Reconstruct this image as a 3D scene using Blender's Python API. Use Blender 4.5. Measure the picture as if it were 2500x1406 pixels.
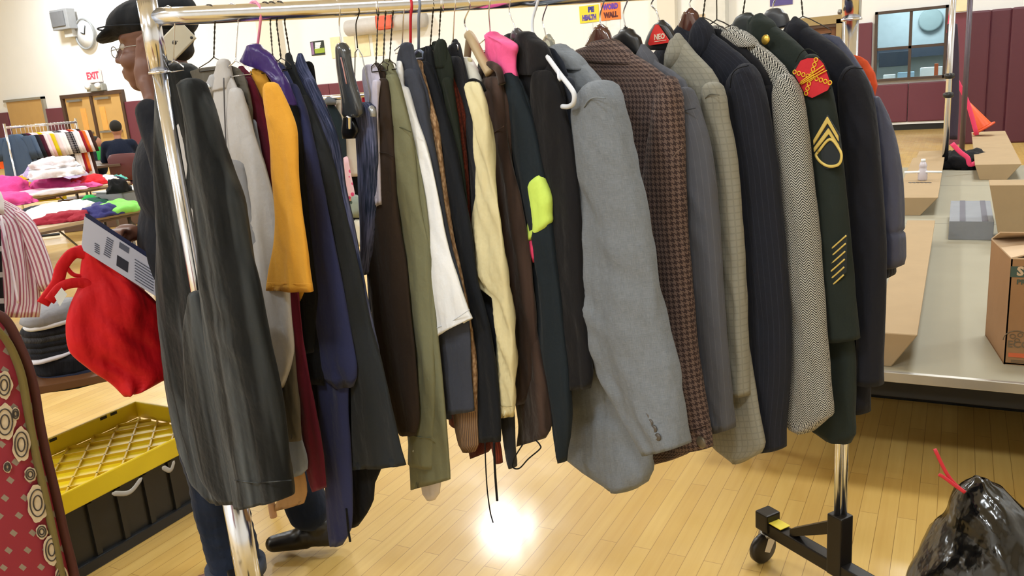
import bpy, bmesh, math, random
from math import sin, cos, tan, pi, radians, degrees, atan2, hypot, sqrt
from mathutils import Vector, Matrix, noise
for o in list(bpy.data.objects): bpy.data.objects.remove(o, do_unlink=True)
rnd = random.Random(7)
SC = bpy.context.scene
COL = SC.collection
# ------------------------------------------------------------------ camera
F = 2000.0
PITCH, ROLL, YAW, CAMH = radians(14.07), radians(4.55), radians(29.0), 1.5
def _rz(v, a): return Vector((v[0]*cos(a)-v[1]*sin(a), v[0]*sin(a)+v[1]*cos(a), v[2]))
_R0 = Vector((1, 0, 0)); _U0 = Vector((0, sin(PITCH), cos(PITCH)))
CF = _rz((0, cos(PITCH), -sin(PITCH)), YAW)
CR = _rz(_R0*cos(ROLL)-_U0*sin(ROLL), YAW)
CU = _rz(_R0*sin(ROLL)+_U0*cos(ROLL), YAW)
CC = Vector((0, 0, CAMH))
cam = bpy.data.cameras.new('camera'); camo = bpy.data.objects.new('camera', cam); COL.objects.link(camo)
cam.sensor_fit = 'HORIZONTAL'; cam.sensor_width = 36.0; cam.lens = F/2500*36
cam.clip_start = 0.05; cam.clip_end = 200
M = Matrix((CR, CU, -CF)).transposed().to_4x4(); M.translation = CC
camo.matrix_world = M
SC.camera = camo
# ------------------------------------------------------------------ view / world
vs = SC.view_settings
vs.view_transform = 'Standard'; vs.look = 'None'; vs.gamma = 1.0; vs.use_curve_mapping = False
vs.exposure = 0.88
W = bpy.data.worlds.new('world'); SC.world = W; W.use_nodes = True
W.node_tree.nodes['Background'].inputs[0].default_value = (0.85, 0.93, 1.0, 1)
W.node_tree.nodes['Background'].inputs[1].default_value = 0.6
# ------------------------------------------------------------------ gym lamps (high bay fixtures hung under the ceiling)
LAMPS = [(-7.4, 12.4), (-7.4, 4.6), (0.6, 12.4), (0.6, 5.0), (-15.6, 12.4), (-15.6, 4.6), (-23.8, 15.0), (-23.8, 5.0),
         (-7.4, -3.4), (0.6, -3.0), (-15.6, -3.4), (5.5, 9.0), (-3.4, -5.5), (-23.8, -4.0)]
for i, (lx, ly) in enumerate(LAMPS):
    ld = bpy.data.lights.new('gym_lamp', 'AREA'); ld.shape = 'RECTANGLE'; ld.size = 1.3 if i else .9; ld.size_y = 1.0 if i else .8
    ld.energy = (185, 175, 200, 130, 250, 190, 330, 260, 170, 130, 190, 120, 160, 170)[i]
    ld.color = (0.88, 0.95, 1.0)
    lo = bpy.data.objects.new('gym_lamp', ld); lo.location = (lx, ly, 6.98); COL.objects.link(lo)
    lo['label'] = 'high gym ceiling lamp'; lo['category'] = 'lamp'; lo['group'] = 'gym ceiling lamps'
# ------------------------------------------------------------------ helpers
def ray(x, y): return CF + CR*((x-1250)/F) + CU*((703-y)/F)
def proj(P):
    d = Vector(P)-CC; z = d.dot(CF); return 1250+F*d.dot(CR)/z, 703-F*d.dot(CU)/z, z
def at_z(x, y, z):
    d = ray(x, y); return CC+d*((z-CAMH)/d.z)
def at_d(x, y, D):
    d = ray(x, y); return CC+d*(D/hypot(d.x, d.y))
def at_y(x, y, Y):
    d = ray(x, y); return CC+d*(Y/d.y)
def at_x(x, y, X):
    d = ray(x, y); return CC+d*(X/d.x)
class Plane:
    """vertical plane through a point with horizontal direction angle (degrees)"""
    def __init__(s, P, ang):
        s.P = Vector(P); s.e = Vector((cos(radians(ang)), sin(radians(ang)), 0)); n = Vector((s.e.y, -s.e.x, 0))
        if n.dot(CC-s.P) < 0: n = -n
        s.n = n; s.ang = ang                      # n points to the side the camera stands on
    def hit(s, x, y, off=0.0):
        d = ray(x, y); Q = s.P+s.n*off
        return CC+d*((Q-CC).dot(s.n)/d.dot(s.n))
    def pt(s, u, z, off=0.0): return Vector((s.P.x, s.P.y, 0))+s.e*u+Vector((0, 0, z))+s.n*off
    def uz(s, Q): return (Q-s.P).dot(s.e), Q.z
def set_props(o, label=None, cat=None, group=None, kind=None):
    if label: o['label'] = label
    if cat: o['category'] = cat
    if group: o['group'] = group
    if kind: o['kind'] = kind
    return o
def empty(name, loc, label=None, cat=None, group=None, rz=0.0):
    o = bpy.data.objects.new(name, None); o.empty_display_size = 0.05; o.location = loc; o.rotation_euler = (0, 0, rz)
    COL.objects.link(o); return set_props(o, label, cat, group)
def link(me, name, mat, parent=None, smooth=True):
    if isinstance(me, bmesh.types.BMesh):
        m = bpy.data.meshes.new(name); me.to_mesh(m); me.free(); me = m
    mats = mat if isinstance(mat, (list, tuple)) else [mat]
    for q in mats: me.materials.append(q)
    if smooth:
        me.polygons.foreach_set('use_smooth', [True]*len(me.polygons))
    o = bpy.data.objects.new(name, me); COL.objects.link(o)
    if parent is not None:
        o.parent = parent
        # geometry is given in world space: bring it into the parent's frame
        T = Matrix.Translation(parent.location) @ Matrix.Rotation(parent.rotation_euler.z, 4, 'Z')
        me.transform(T.inverted())
    return o
def mesh(name, verts, faces, mat, parent=None, smooth=True, uvs=None, mi=None):
    m = bpy.data.meshes.new(name); m.from_pydata([tuple(v) for v in verts], [], faces)
    if uvs is not None:
        l = m.uv_layers.new(name='UVMap')
        for i, lp in enumerate(m.loops): l.data[i].uv = uvs[lp.vertex_index]
    if mi is not None:
        for p, k in zip(m.polygons, mi): p.material_index = k
    m.update()
    return link(m, name, mat, parent, smooth)
def bm_box(bm, c, size, rot=None, bevel=0.0):
    """box centred on c"""
    r = bmesh.ops.create_cube(bm, size=1.0)
    vs_ = r['verts']
    T = Matrix.Translation(Vector(c)) @ (rot.to_4x4() if rot else Matrix.Identity(4)) @ Matrix.Diagonal((size[0], size[1], size[2], 1))
    bmesh.ops.transform(bm, matrix=T, verts=vs_)
    if bevel > 0:
        es = list({e for v in vs_ for e in v.link_edges})
        bmesh.ops.bevel(bm, geom=es, offset=bevel, segments=2, profile=0.6, affect='EDGES')
def box(name, c, size, mat, parent=None, rz=0.0, bevel=0.004, rot=None):
    bm = bmesh.new(); bm_box(bm, (0, 0, 0), size, None, bevel)
    R_ = rot if rot else Matrix.Rotation(rz, 3, 'Z')
    bmesh.ops.transform(bm, matrix=Matrix.Translation(Vector(c)) @ R_.to_4x4(), verts=bm.verts)
    return link(bm, name, mat, parent, smooth=False)
def bm_tube(bm, pts, r, seg=12, caps=True, closed=False, flat=1.0):
    pts = [Vector(p) for p in pts]; n = len(pts); rings = []
    up = None
    for i, p in enumerate(pts):
        a = pts[(i-1) % n] if (i or closed) else p; b = pts[(i+1) % n] if (i < n-1 or closed) else p
        t = (b-a).normalized()
        if up is None:
            up = Vector((0, 0, 1)) if abs(t.z) < 0.9 else Vector((1, 0, 0))
        x = (up - t*up.dot(t)).normalized(); y = t.cross(x); up = x
        rr = r[i] if isinstance(r, (list, tuple)) else r
        rings.append([bm.verts.new(p + x*cos(2*pi*k/seg)*rr + y*sin(2*pi*k/seg)*rr*flat) for k in range(seg)])
    for i in range(n-1 + (1 if closed else 0)):
        A, B = rings[i], rings[(i+1) % n]
        for k in range(seg): bm.faces.new((A[k], A[(k+1) % seg], B[(k+1) % seg], B[k]))
    if caps and not closed:
        bm.faces.new(rings[0][::-1]); bm.faces.new(rings[-1])
def tube(name, pts, r, mat, parent=None, seg=12, closed=False, flat=1.0):
    bm = bmesh.new(); bm_tube(bm, pts, r, seg, True, closed, flat)
    bmesh.ops.recalc_face_normals(bm, faces=bm.faces)
    return link(bm, name, mat, parent)
def smooth_path(pts, n=8):
    """Catmull-Rom through points"""
    pts = [Vector(p) for p in pts]; out = []
    P = [pts[0]*2-pts[1]] + pts + [pts[-1]*2-pts[-2]]
    for i in range(1, len(P)-2):
        for k in range(n):
            t = k/n; a, b, c, d = P[i-1], P[i], P[i+1], P[i+2]
            out.append(0.5*((2*b)+(c-a)*t+(2*a-5*b+4*c-d)*t*t+(3*b-a-3*c+d)*t**3))
    out.append(pts[-1]); return out
def lathe(name, c, prof, mat, parent=None, seg=24, axis=None):
    bm = bmesh.new(); rings = []
    for r, z in prof: rings.append([bm.verts.new((r*cos(2*pi*k/seg), r*sin(2*pi*k/seg), z)) for k in range(seg)])
    for A, B in zip(rings, rings[1:]):
        for k in range(seg): bm.faces.new((A[k], A[(k+1) % seg], B[(k+1) % seg], B[k]))
    bm.faces.new(rings[0][::-1]); bm.faces.new(rings[-1])
    Rm = Vector((0, 0, 1)).rotation_difference(Vector(axis)).to_matrix().to_4x4() if axis is not None else Matrix.Identity(4)
    bmesh.ops.transform(bm, matrix=Matrix.Translation(Vector(c)) @ Rm, verts=bm.verts)
    bmesh.ops.recalc_face_normals(bm, faces=bm.faces)
    return link(bm, name, mat, parent)
def prism(name, poly, n, depth, mat, parent=None, smooth=False, bevel=0.0):
    """solid from a 3D polygon extruded along n by depth"""
    bm = bmesh.new(); n = Vector(n).normalized()
    f = bm.faces.new([bm.verts.new(Vector(p)) for p in poly])
    r = bmesh.ops.extrude_face_region(bm, geom=[f])
    bmesh.ops.translate(bm, vec=n*depth, verts=[v for v in r['geom'] if isinstance(v, bmesh.types.BMVert)])
    bmesh.ops.recalc_face_normals(bm, faces=bm.faces)
    if bevel: bmesh.ops.bevel(bm, geom=list(bm.edges), offset=bevel, segments=2, affect='EDGES')
    return link(bm, name, mat, parent, smooth)
# ------------------------------------------------------------------ materials
def srgb(h):
    if isinstance(h, str):
        h = h.lstrip('#'); c = [int(h[i:i+2], 16)/255 for i in (0, 2, 4)]
    else: c = [v/255 for v in h]
    return tuple((v/12.92 if v <= 0.04045 else ((v+0.055)/1.055)**2.4) for v in c)+(1.0,)
class NT:
    def __init__(s, name):
        s.m = bpy.data.materials.new(name); s.m.use_nodes = True; s.t = s.m.node_tree
        s.b = s.t.nodes['Principled BSDF']
    def n(s, typ, **kw):
        nd = s.t.nodes.new(typ)
        for k, v in kw.items():
            if k.startswith('i_'): nd.inputs[int(k[2:])].default_value = v
            else: setattr(nd, k, v)
        return nd
    def l(s, a, b): s.t.links.new(a, b)
    def math(s, op, a, b=None, c=None):
        nd = s.t.nodes.new('ShaderNodeMath'); nd.operation = op
        for i, v in enumerate((a, b, c)):
            if v is None: continue
            if isinstance(v, (int, float)): nd.inputs[i].default_value = v
            else: s.l(v, nd.inputs[i])
        return nd.outputs[0]
    def mix(s, f, a, b):
        nd = s.t.nodes.new('ShaderNodeMix'); nd.data_type = 'RGBA'
        for sock, v in ((nd.inputs[0], f), (nd.inputs[6], a), (nd.inputs[7], b)):
            if isinstance(v, (int, float, tuple)): sock.default_value = v
            else: s.l(v, sock)
        return nd.outputs[2]
    def coord(s, which='Object', scale=(1, 1, 1)):
        tc = s.t.nodes.new('ShaderNodeTexCoord'); mp = s.t.nodes.new('ShaderNodeMapping'); mp.inputs[3].default_value = scale
        s.l(tc.outputs[which], mp.inputs[0]); return mp.outputs[0]
    def noise(s, co, scale, detail=3, rough=0.5):
        nd = s.t.nodes.new('ShaderNodeTexNoise'); nd.inputs['Scale'].default_value = scale; nd.inputs['Detail'].default_value = detail
        nd.inputs['Roughness'].default_value = rough
        if co is not None: s.l(co, nd.inputs['Vector'])
        return nd.outputs[0]
    def ramp(s, f, lo, hi):
        nd = s.t.nodes.new('ShaderNodeMapRange'); nd.inputs[1].default_value = lo; nd.inputs[2].default_value = hi
        s.l(f, nd.inputs[0]); return nd.outputs[0]
    def bump(s, h, strength, dist=0.01):
        nd = s.t.nodes.new('ShaderNodeBump'); nd.inputs['Strength'].default_value = strength; nd.inputs['Distance'].default_value = dist
        s.l(h, nd.inputs['Height']); s.l(nd.outputs[0], s.b.inputs['Normal'])
def plain(name, col, rough=0.6, metal=0.0, noise_amt=0.06, nscale=8.0, bump=0.0, spec=0.5, emit=None, alpha=None, trans=0.0, coat=0.0):
    t = NT(name); c = srgb(col) if not (isinstance(col, tuple) and len(col) == 4) else col
    co = t.coord('Object')
    if noise_amt:
        f = t.noise(co, nscale)
        t.l(t.mix(f, tuple(v*(1-noise_amt*2) for v in c[:3])+(1,), tuple(min(1, v*(1+noise_amt*2)) for v in c[:3])+(1,)), t.b.inputs['Base Color'])
    else: t.b.inputs['Base Color'].default_value = c
    t.b.inputs['Roughness'].default_value = rough; t.b.inputs['Metallic'].default_value = metal
    t.b.inputs['Specular IOR Level'].default_value = spec
    t.b.inputs['Transmission Weight'].default_value = trans; t.b.inputs['Coat Weight'].default_value = coat
    if bump: t.bump(t.noise(co, nscale*4, 4), bump)
    if emit: t.b.inputs['Emission Color'].default_value = srgb(emit[0]); t.b.inputs['Emission Strength'].default_value = emit[1]
    return t.m
_fc = {}
def deepen(c):
    L = .3*c[0]+.6*c[1]+.1*c[2]; k = .55+.45*min(1, L/.22); return tuple(v*k for v in c[:3])+(1,)
def fabric(col, pattern='plain', col2=None, scale=1.0, rough=0.9, sheen=0.15, bump=0.25, name=None):
    """woven cloth; the pattern runs over the mesh's UV map, which is in metres of cloth"""
    sheen = sheen*.3
    key = (str(col), pattern, str(col2), scale, rough, sheen, bump)
    if key in _fc: return _fc[key]
    t = NT(name or (pattern+'_fabric')); c1 = deepen(srgb(col)); c2 = deepen(srgb(col2)) if col2 else tuple(min(1, v*0.6) for v in c1[:3])+(1,)
    co = t.coord('Object'); uv = t.coord('UV')
    sep = t.n('ShaderNodeSeparateXYZ'); t.l(uv, sep.inputs[0]); u, v = sep.outputs[0], sep.outputs[1]
    mot = t.noise(co, 9, 4)
    fine = t.noise(t.coord('UV', (700, 700, 1)), 1.0, 2)
    height = fine; base = None; bd = 0.0015
    if pattern == 'hounds':
        s = 8/(0.0125*scale)
        U = t.math('FLOOR', t.math('MULTIPLY', u, s)); V = t.math('FLOOR', t.math('MULTIPLY', v, s))
        warp = t.math('LESS_THAN', t.math('FLOORED_MODULO', U, 8), 4); weft = t.math('LESS_THAN', t.math('FLOORED_MODULO', V, 8), 4)
        tw = t.math('LESS_THAN', t.math('FLOORED_MODULO', t.math('ADD', U, V), 4), 2)
        f = t.math('ADD', t.math('MULTIPLY', tw, warp), t.math('MULTIPLY', t.math('SUBTRACT', 1, tw), weft))
        base = t.mix(f, c1, c2); height = t.math('ADD', t.math('MULTIPLY', f, 0.5), fine)
    elif pattern == 'herring':
        w = 0.024*scale; p = 0.0075*scale
        tri = t.math('PINGPONG', u, w/2)
        f = t.math('FRACT', t.math('DIVIDE', t.math('ADD', v, t.math('MULTIPLY', tri, 1.1)), p))
        g = t.math('FRACT', t.math('DIVIDE', v, p*0.31))
        f2 = t.math('GREATER_THAN', t.math('ADD', f, t.math('MULTIPLY', t.noise(t.coord('UV', (260, 260, 1)), 1.0, 2), 0.35)), 0.64)
        base = t.mix(f2, c1, c2); height = t.math('ADD', f2, fine)
    elif pattern == 'glen':
        a = t.math('GREATER_THAN', t.math('FRACT', t.math('MULTIPLY', u, 26/scale)), 0.8)
        b = t.math('GREATER_THAN', t.math('FRACT', t.math('MULTIPLY', v, 26/scale)), 0.8)
        thr = t.noise(t.coord('UV', (900, 60, 1)), 1.0, 3); thr2 = t.noise(t.coord('UV', (60, 900, 1)), 1.0, 3)
        f = t.math('ADD', t.math('MULTIPLY', t.math('ADD', a, b), 0.03), t.math('MULTIPLY', t.math('ADD', thr, thr2), 0.8))
        base = t.mix(t.ramp(f, 0.35, 1.35), c1, c2); height = t.math('ADD', thr, thr2)
    elif pattern == 'pin':
        f = t.math('GREATER_THAN', t.math('FRACT', t.math('MULTIPLY', u, 80/scale)), 0.88)
        base = t.mix(t.math('MULTIPLY', f, 0.35), c1, c2)
    elif pattern == 'stripe':
        f = t.math('GREATER_THAN', t.math('FRACT', t.math('MULTIPLY', u, 75/scale)), 0.55)
        base = t.mix(f, c1, c2)
    elif pattern == 'check':
        a = t.math('GREATER_THAN', t.math('FRACT', t.math('MULTIPLY', u, 40/scale)), 0.8)
        b = t.math('GREATER_THAN', t.math('FRACT', t.math('MULTIPLY', v, 40/scale)), 0.8)
        base = t.mix(t.math('MULTIPLY', t.math('MAXIMUM', a, b), 0.5), c1, c2)
    elif pattern == 'velvet':
        st = t.noise(t.coord('Object', (20, 20, 1.1)), 1.0, 2, 0.5)
        base = t.mix(t.ramp(st, 0.5, 0.8), c1, c2)  # paler streaks put the highlights of the fold ridges into the colour
    elif pattern == 'denim':
        st = t.noise(t.coord('UV', (260, 14, 1)), 1.0, 4); wear = t.noise(co, 6, 4)
        base = t.mix(t.ramp(t.math('ADD', t.math('MULTIPLY', st, 0.6), t.math('MULTIPLY', wear, 0.6)), 0.55, 0.85), c1, c2)
        height = st
    elif pattern == 'rib':
        wv = t.math('SINE', t.math('MULTIPLY', u, 2*pi*140/scale)); base = t.mix(t.ramp(wv, -1, 1), c2, c1)
        height = wv; bd = 0.002
    elif pattern == 'knit':
        vo = t.n('ShaderNodeTexVoronoi'); vo.inputs['Scale'].default_value = 1.0; t.l(t.coord('UV', (150/scale, 90/scale, 1)), vo.inputs['Vector'])
        base = t.mix(t.ramp(vo.outputs[0], 0.25, 0.75), c1, c2); height = vo.outputs[0]; bd = -0.003
    elif pattern == 'mottle':
        base = t.mix(t.ramp(t.noise(t.coord('UV', (60, 60, 1)), 1.0, 4), 0.35, 0.65), c1, c2)
    elif pattern == 'floral':
        vo = t.n('ShaderNodeTexVoronoi'); vo.inputs['Scale'].default_value = 1.0; t.l(t.coord('UV', (28/scale, 28/scale, 1)), vo.inputs['Vector'])
        base = t.mix(t.math('LESS_THAN', vo.outputs[0], 0.3), c1, c2)
    else:
        base = t.mix(mot, tuple(x*0.93 for x in c1[:3])+(1,), tuple(min(1, x*1.07) for x in c1[:3])+(1,))
    if pattern not in ('plain',):
        base = t.mix(t.math('MULTIPLY', mot, 0.25), base, (0.0, 0.0, 0.0, 1)) if False else base
    t.l(base, t.b.inputs['Base Color'])
    t.b.inputs['Roughness'].default_value = rough; t.b.inputs['Specular IOR Level'].default_value = 0.25
    t.b.inputs['Sheen Weight'].default_value = sheen; t.b.inputs['Sheen Roughness'].default_value = 0.45
    wr = t.math('ADD', t.noise(t.coord('Object', (1, 1, 0.14)), 19, 2, 0.45), t.math('MULTIPLY', t.noise(t.coord('Object', (1, 1, .8)), 11, 4, 0.6), .6))
    b1 = t.n('ShaderNodeBump'); b1.inputs['Strength'].default_value = 0.6; b1.inputs['Distance'].default_value = 0.022; t.l(wr, b1.inputs['Height'])
    b2 = t.n('ShaderNodeBump'); b2.inputs['Strength'].default_value = bump; b2.inputs['Distance'].default_value = bd; t.l(height, b2.inputs['Height'])
    t.l(b1.outputs[0], b2.inputs['Normal']); t.l(b2.outputs[0], t.b.inputs['Normal'])
    _fc[key] = t.m
    return t.m
def chrome_mat():
    t = NT('chrome'); t.b.inputs['Metallic'].default_value = 1.0; t.b.inputs['Roughness'].default_value = 0.17
    f = t.noise(t.coord('Object', (60, 60, 3)), 1.0, 3)
    t.l(t.mix(f, (0.66, 0.70, 0.80, 1), (0.80, 0.84, 0.94, 1)), t.b.inputs['Base Color']); return t.m
CHROME = chrome_mat()
WIRE = plain('dark_wire', '#3c3832', 0.4, 0.7)
WHITEPL = plain('white_plastic', '#e9edf2', 0.35)
BLACKPL = plain('black_plastic', '#17181a', 0.35)
CARD = plain('cardboard', '#a38b69', 0.85, noise_amt=0.04, bump=0.05)
GREYMET = plain('grey_metal', '#9a9a98', 0.4, 0.8)
LETTER = {}
def text(name, s, loc, right, up, size, mat, parent=None, depth=0.0006, bold=0.0, align='CENTER', sx=1.0):
    """lettering as solid mesh lying on a surface whose right/up directions are given"""
    cu = bpy.data.curves.new(name, 'FONT'); cu.body = s; cu.size = size; cu.extrude = depth; cu.offset = bold
    cu.align_x = align; cu.align_y = 'CENTER'; cu.resolution_u = 2
    ob = bpy.data.objects.new(name, cu); COL.objects.link(ob)
    dg = bpy.context.evaluated_depsgraph_get(); me = bpy.data.meshes.new_from_object(ob.evaluated_get(dg))
    bpy.data.objects.remove(ob, do_unlink=True)
    right = Vector(right).normalized(); up = Vector(up); up = (up-right*up.dot(right)).normalized(); nn = right.cross(up)
    T = Matrix((right*sx, up, nn)).transposed().to_4x4(); T.translation = Vector(loc)
    me.transform(T); me.materials.clear()
    return link(me, name, mat, parent, smooth=False)
# ================================================================== THE ROOM
XL, XR, YB, YF, ZC = -36.0, 7.5, 18.0, -8.0, 7.5
def floor_mat():
    t = NT('maple_gym_floor'); co = t.coord('Object')
    sep = t.n('ShaderNodeSeparateXYZ'); t.l(co, sep.inputs[0]); cb = t.n('ShaderNodeCombineXYZ')
    t.l(sep.outputs[1], cb.inputs[0]); t.l(sep.outputs[0], cb.inputs[1])
    br = t.n('ShaderNodeTexBrick'); br.offset = 0.37; br.offset_frequency = 2; br.squash = 1.0
    t.l(cb.outputs[0], br.inputs['Vector']); br.inputs['Scale'].default_value = 1.0
    br.inputs['Brick Width'].default_value = 0.75; br.inputs['Row Height'].default_value = 0.058
    br.inputs['Mortar Size'].default_value = 0.0009; br.inputs['Mortar Smooth'].default_value = 0.1; br.inputs['Bias'].default_value = 0.0
    br.inputs['Color1'].default_value = srgb('#cfae66'); br.inputs['Color2'].default_value = srgb('#c4a059'); br.inputs['Mortar'].default_value = srgb('#7d6034')
    gr = t.noise(t.coord('Object', (55, 2.2, 1)), 1.0, 4); big = t.noise(co, 1.3, 3)
    c = t.mix(t.math('MULTIPLY', t.ramp(gr, 0.35, 0.75), 0.4), br.outputs[0], srgb('#b48c45'))
    c = t.mix(t.math('MULTIPLY', t.ramp(big, 0.35, 0.7), 0.25), c, srgb('#bd9447'))
    t.l(c, t.b.inputs['Base Color']); t.b.inputs['Roughness'].default_value = 0.22
    t.l(t.ramp(t.noise(co, 5, 4), -0.5, 2.2), t.b.inputs['Roughness'])
    t.b.inputs['Roughness'].default_value = 0.2; t.b.inputs['Coat Weight'].default_value = 0.35; t.b.inputs['Coat Roughness'].default_value = 0.12
    t.bump(t.math('ADD', t.math('MULTIPLY', br.outputs[1], -1.0), t.math('MULTIPLY', t.noise(t.coord('Object', (30, 3, 1)), 1.0, 3), 0.4)), 0.25, 0.002)
    return t.m
def slab(name, x0, x1, y0, y1, z0, z1, mat, kind='structure', parent=None, bevel=0.0):
    o = box(name, ((x0+x1)/2, (y0+y1)/2, (z0+z1)/2), (x1-x0, y1-y0, z1-z0), mat, parent, bevel=bevel)
    if kind and parent is None: o['kind'] = kind
    return o
PAINT = plain('cream_block_paint', '#f2f2f0', 0.75, noise_amt=0.015, nscale=1.5, bump=0.02)
PAINT2 = plain('shaded_beige_paint', '#e3ddd0', 0.75, noise_amt=0.015, nscale=1.5)  # pilaster tone: the vertical shading on the wall is put into this colour
CEIL = plain('ceiling_paint', '#eeeae0', 0.9, noise_amt=0.01)
def pad_mat(name, c):
    t = NT(name); co = t.coord('Object')
    t.l(t.mix(t.noise(co, 1.4, 3), srgb(c), tuple(v*1.18 for v in srgb(c)[:3])+(1,)), t.b.inputs['Base Color'])
    t.b.inputs['Roughness'].default_value = 0.5; t.bump(t.noise(co, 30, 3), 0.08); return t.m
PAD = pad_mat('maroon_vinyl', '#642e3a'); DRAPE = pad_mat('dark_maroon_vinyl', '#481926')
BLK = plain('black_rubber', '#15130f', 0.6)
slab('floor', XL, XR, YF, YB+3.0, -0.1, 0.0, floor_mat())
slab('ceiling', XL, XR, YF, YB+0.2, ZC, ZC+0.1, CEIL)
slab('wall_left', XL-0.2, XL, YF, YB, 0, ZC, PAINT)
slab('wall_right', XR, XR+0.2, YF, YB, 0, ZC, PAINT)
slab('wall_front', XL, XR, YF-0.2, YF, 0, ZC, PAINT)
# far wall with the office window cut through
wx0, wx1 = at_y(2135, 120, YB).x, at_y(2312, 110, YB).x
wz0, wz1 = 0.95, 2.26
bm = bmesh.new()
for x0, x1, z0, z1 in ((XL, wx0, 0, ZC), (wx1, XR, 0, ZC), (wx0, wx1, 0, wz0), (wx0, wx1, wz1, ZC)):
    bm_box(bm, ((x0+x1)/2, YB+0.1, (z0+z1)/2), (x1-x0, 0.2, z1-z0))
o = link(bm, 'wall_back', PAINT, smooth=False); o['kind'] = 'structure'
# pilasters
tn = 1
def trim(x0, x1, y0, y1, z0, z1, mat, bevel=0.01):
    global tn
    o = slab('trim_%d' % tn, x0, x1, y0, y1, z0, z1, mat, bevel=bevel); tn += 1; return o
def XB(px, py=100): return at_y(px, py, YB).x
trim(XB(640, 60), XB(690, 60), YB-0.25, YB, 0, ZC, PAINT2)
trim(XB(1612, 30), XB(1655, 30), YB-0.22, YB, 0, ZC, PAINT2)
trim(XB(1731, 30), XB(1779, 30), YB-0.3, YB, 0, ZC, plain('shaded_grey_paint', '#dcdcd6', 0.7))  # shading of this pilaster is painted in as a darker tone
# wall pads
def pads(x0, x1, z0, z1, step=1.22):
    bm = bmesh.new(); n = max(1, round((x1-x0)/step)); w = (x1-x0)/n
    for i in range(n): bm_box(bm, (x0+w*(i+0.5), YB-0.04, (z0+z1)/2), (w-0.008, 0.08, z1-z0), None, 0.02)
    global tn
    o = link(bm, 'trim_%d' % tn, PAD, smooth=False); o['kind'] = 'structure'; tn += 1
d1a, d1b = XB(30, 300), XB(118, 300); d2a, d2b = XB(172, 300), XB(312, 300)
d3a, d3b = XB(1950, 80), XB(2050, 80)
pads(XL, d1a-0.1, 0.16, 1.84); pads(d1b+0.1, d2a-0.1, 0.16, 1.84); pads(d2b+0.1, d3a-0.15, 0.16, 1.84)
pads(d3b+0.1, wx0-0.04, 0.16, 2.08, 0.6); pads(wx0-0.04, wx1+0.04, 0.16, wz0-0.06, 0.66); pads(wx1+0.04, XR, 0.16, 2.08, 1.2)
o = slab('baseboard_back', XL, XR, YB-0.03, YB, 0, 0.11, BLK); 
trim(XL, XR, YB-0.05, YB, 0.112, 0.155, PAINT, 0.0)
# window frame, panes, office
FR = plain('bronze_frame', '#4a3a30', 0.5)
w = empty('window_1', ((wx0+wx1)/2, YB, wz0)); w['kind'] = 'structure'
bm = bmesh.new(); t_ = 0.05; cx = (wx0+wx1)/2; cz = 1.56
for c, s in (((wx0+t_/2, YB-.02, (wz0+wz1)/2), (t_, .14, wz1-wz0)), ((wx1-t_/2, YB-.02, (wz0+wz1)/2), (t_, .14, wz1-wz0)), ((cx, YB-.02, (wz0+wz1)/2), (t_, .1, wz1-wz0)),
             ((cx, YB-.02, wz0+t_/2), (wx1-wx0, .14, t_)), ((cx, YB-.02, wz1-t_/2), (wx1-wx0, .14, t_)), ((cx, YB-.02, cz), (wx1-wx0, .1, t_))): bm_box(bm, c, s)
link(bm, 'window_frame', FR, w, False)
gl = NT('tinted_glass'); gl.b.inputs['Transmission Weight'].default_value = 1.0; gl.b.inputs['Roughness'].default_value = 0.0; gl.b.inputs['IOR'].default_value = 1.1
gl.b.inputs['Base Color'].default_value = (0.85, 0.95, .97, 1)
for x0, x1 in ((wx0+t_, cx-t_/2), (cx+t_/2, wx1-t_)):
    for z0, z1 in ((wz0+t_, cz-t_/2), (cz+t_/2, wz1-t_)): box('pane', ((x0+x1)/2, YB+0.03, (z0+z1)/2), (x1-x0, .008, z1-z0), gl.m, w, bevel=0)
TEAL = plain('office_paint', '#9fabae', 0.8)
bm = bmesh.new()
ox0, ox1, oy1 = wx0-1.2, wx1+1.2, YB+2.8
bm_box(bm, ((ox0+ox1)/2, oy1, 1.6), (ox1-ox0, .1, 3.2)); bm_box(bm, (ox0, YB+1.5, 1.6), (.1, 2.7, 3.2)); bm_box(bm, (ox1, YB+1.5, 1.6), (.1, 2.7, 3.2)); bm_box(bm, ((ox0+ox1)/2, YB+1.5, 3.2), (ox1-ox0, 2.7, .1))
o = link(bm, 'wall_office', TEAL, smooth=False); o['kind'] = 'structure'
ld = bpy.data.lights.new('office_lamp', 'AREA'); ld.size = 1.2; ld.energy = 60; ld.color = (0.88, 0.96, 1.0)
lo = bpy.data.objects.new('office_lamp', ld); lo.location = (cx, YB+1.4, 3.1); COL.objects.link(lo)
lo['label'] = 'cool white ceiling lamp inside the office behind the window'; lo['category'] = 'lamp'
DK = plain('office_dark', '#2b3440', 0.7)
k = slab('desk', ox0+.3, ox1-.3, YB+1.0, YB+1.7, .70, .75, DK, kind=None); set_props(k, 'dark desk behind the office window of the gym', 'desk')
PAPER = plain('paper_white', '#e8edf0', 0.8)
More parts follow.
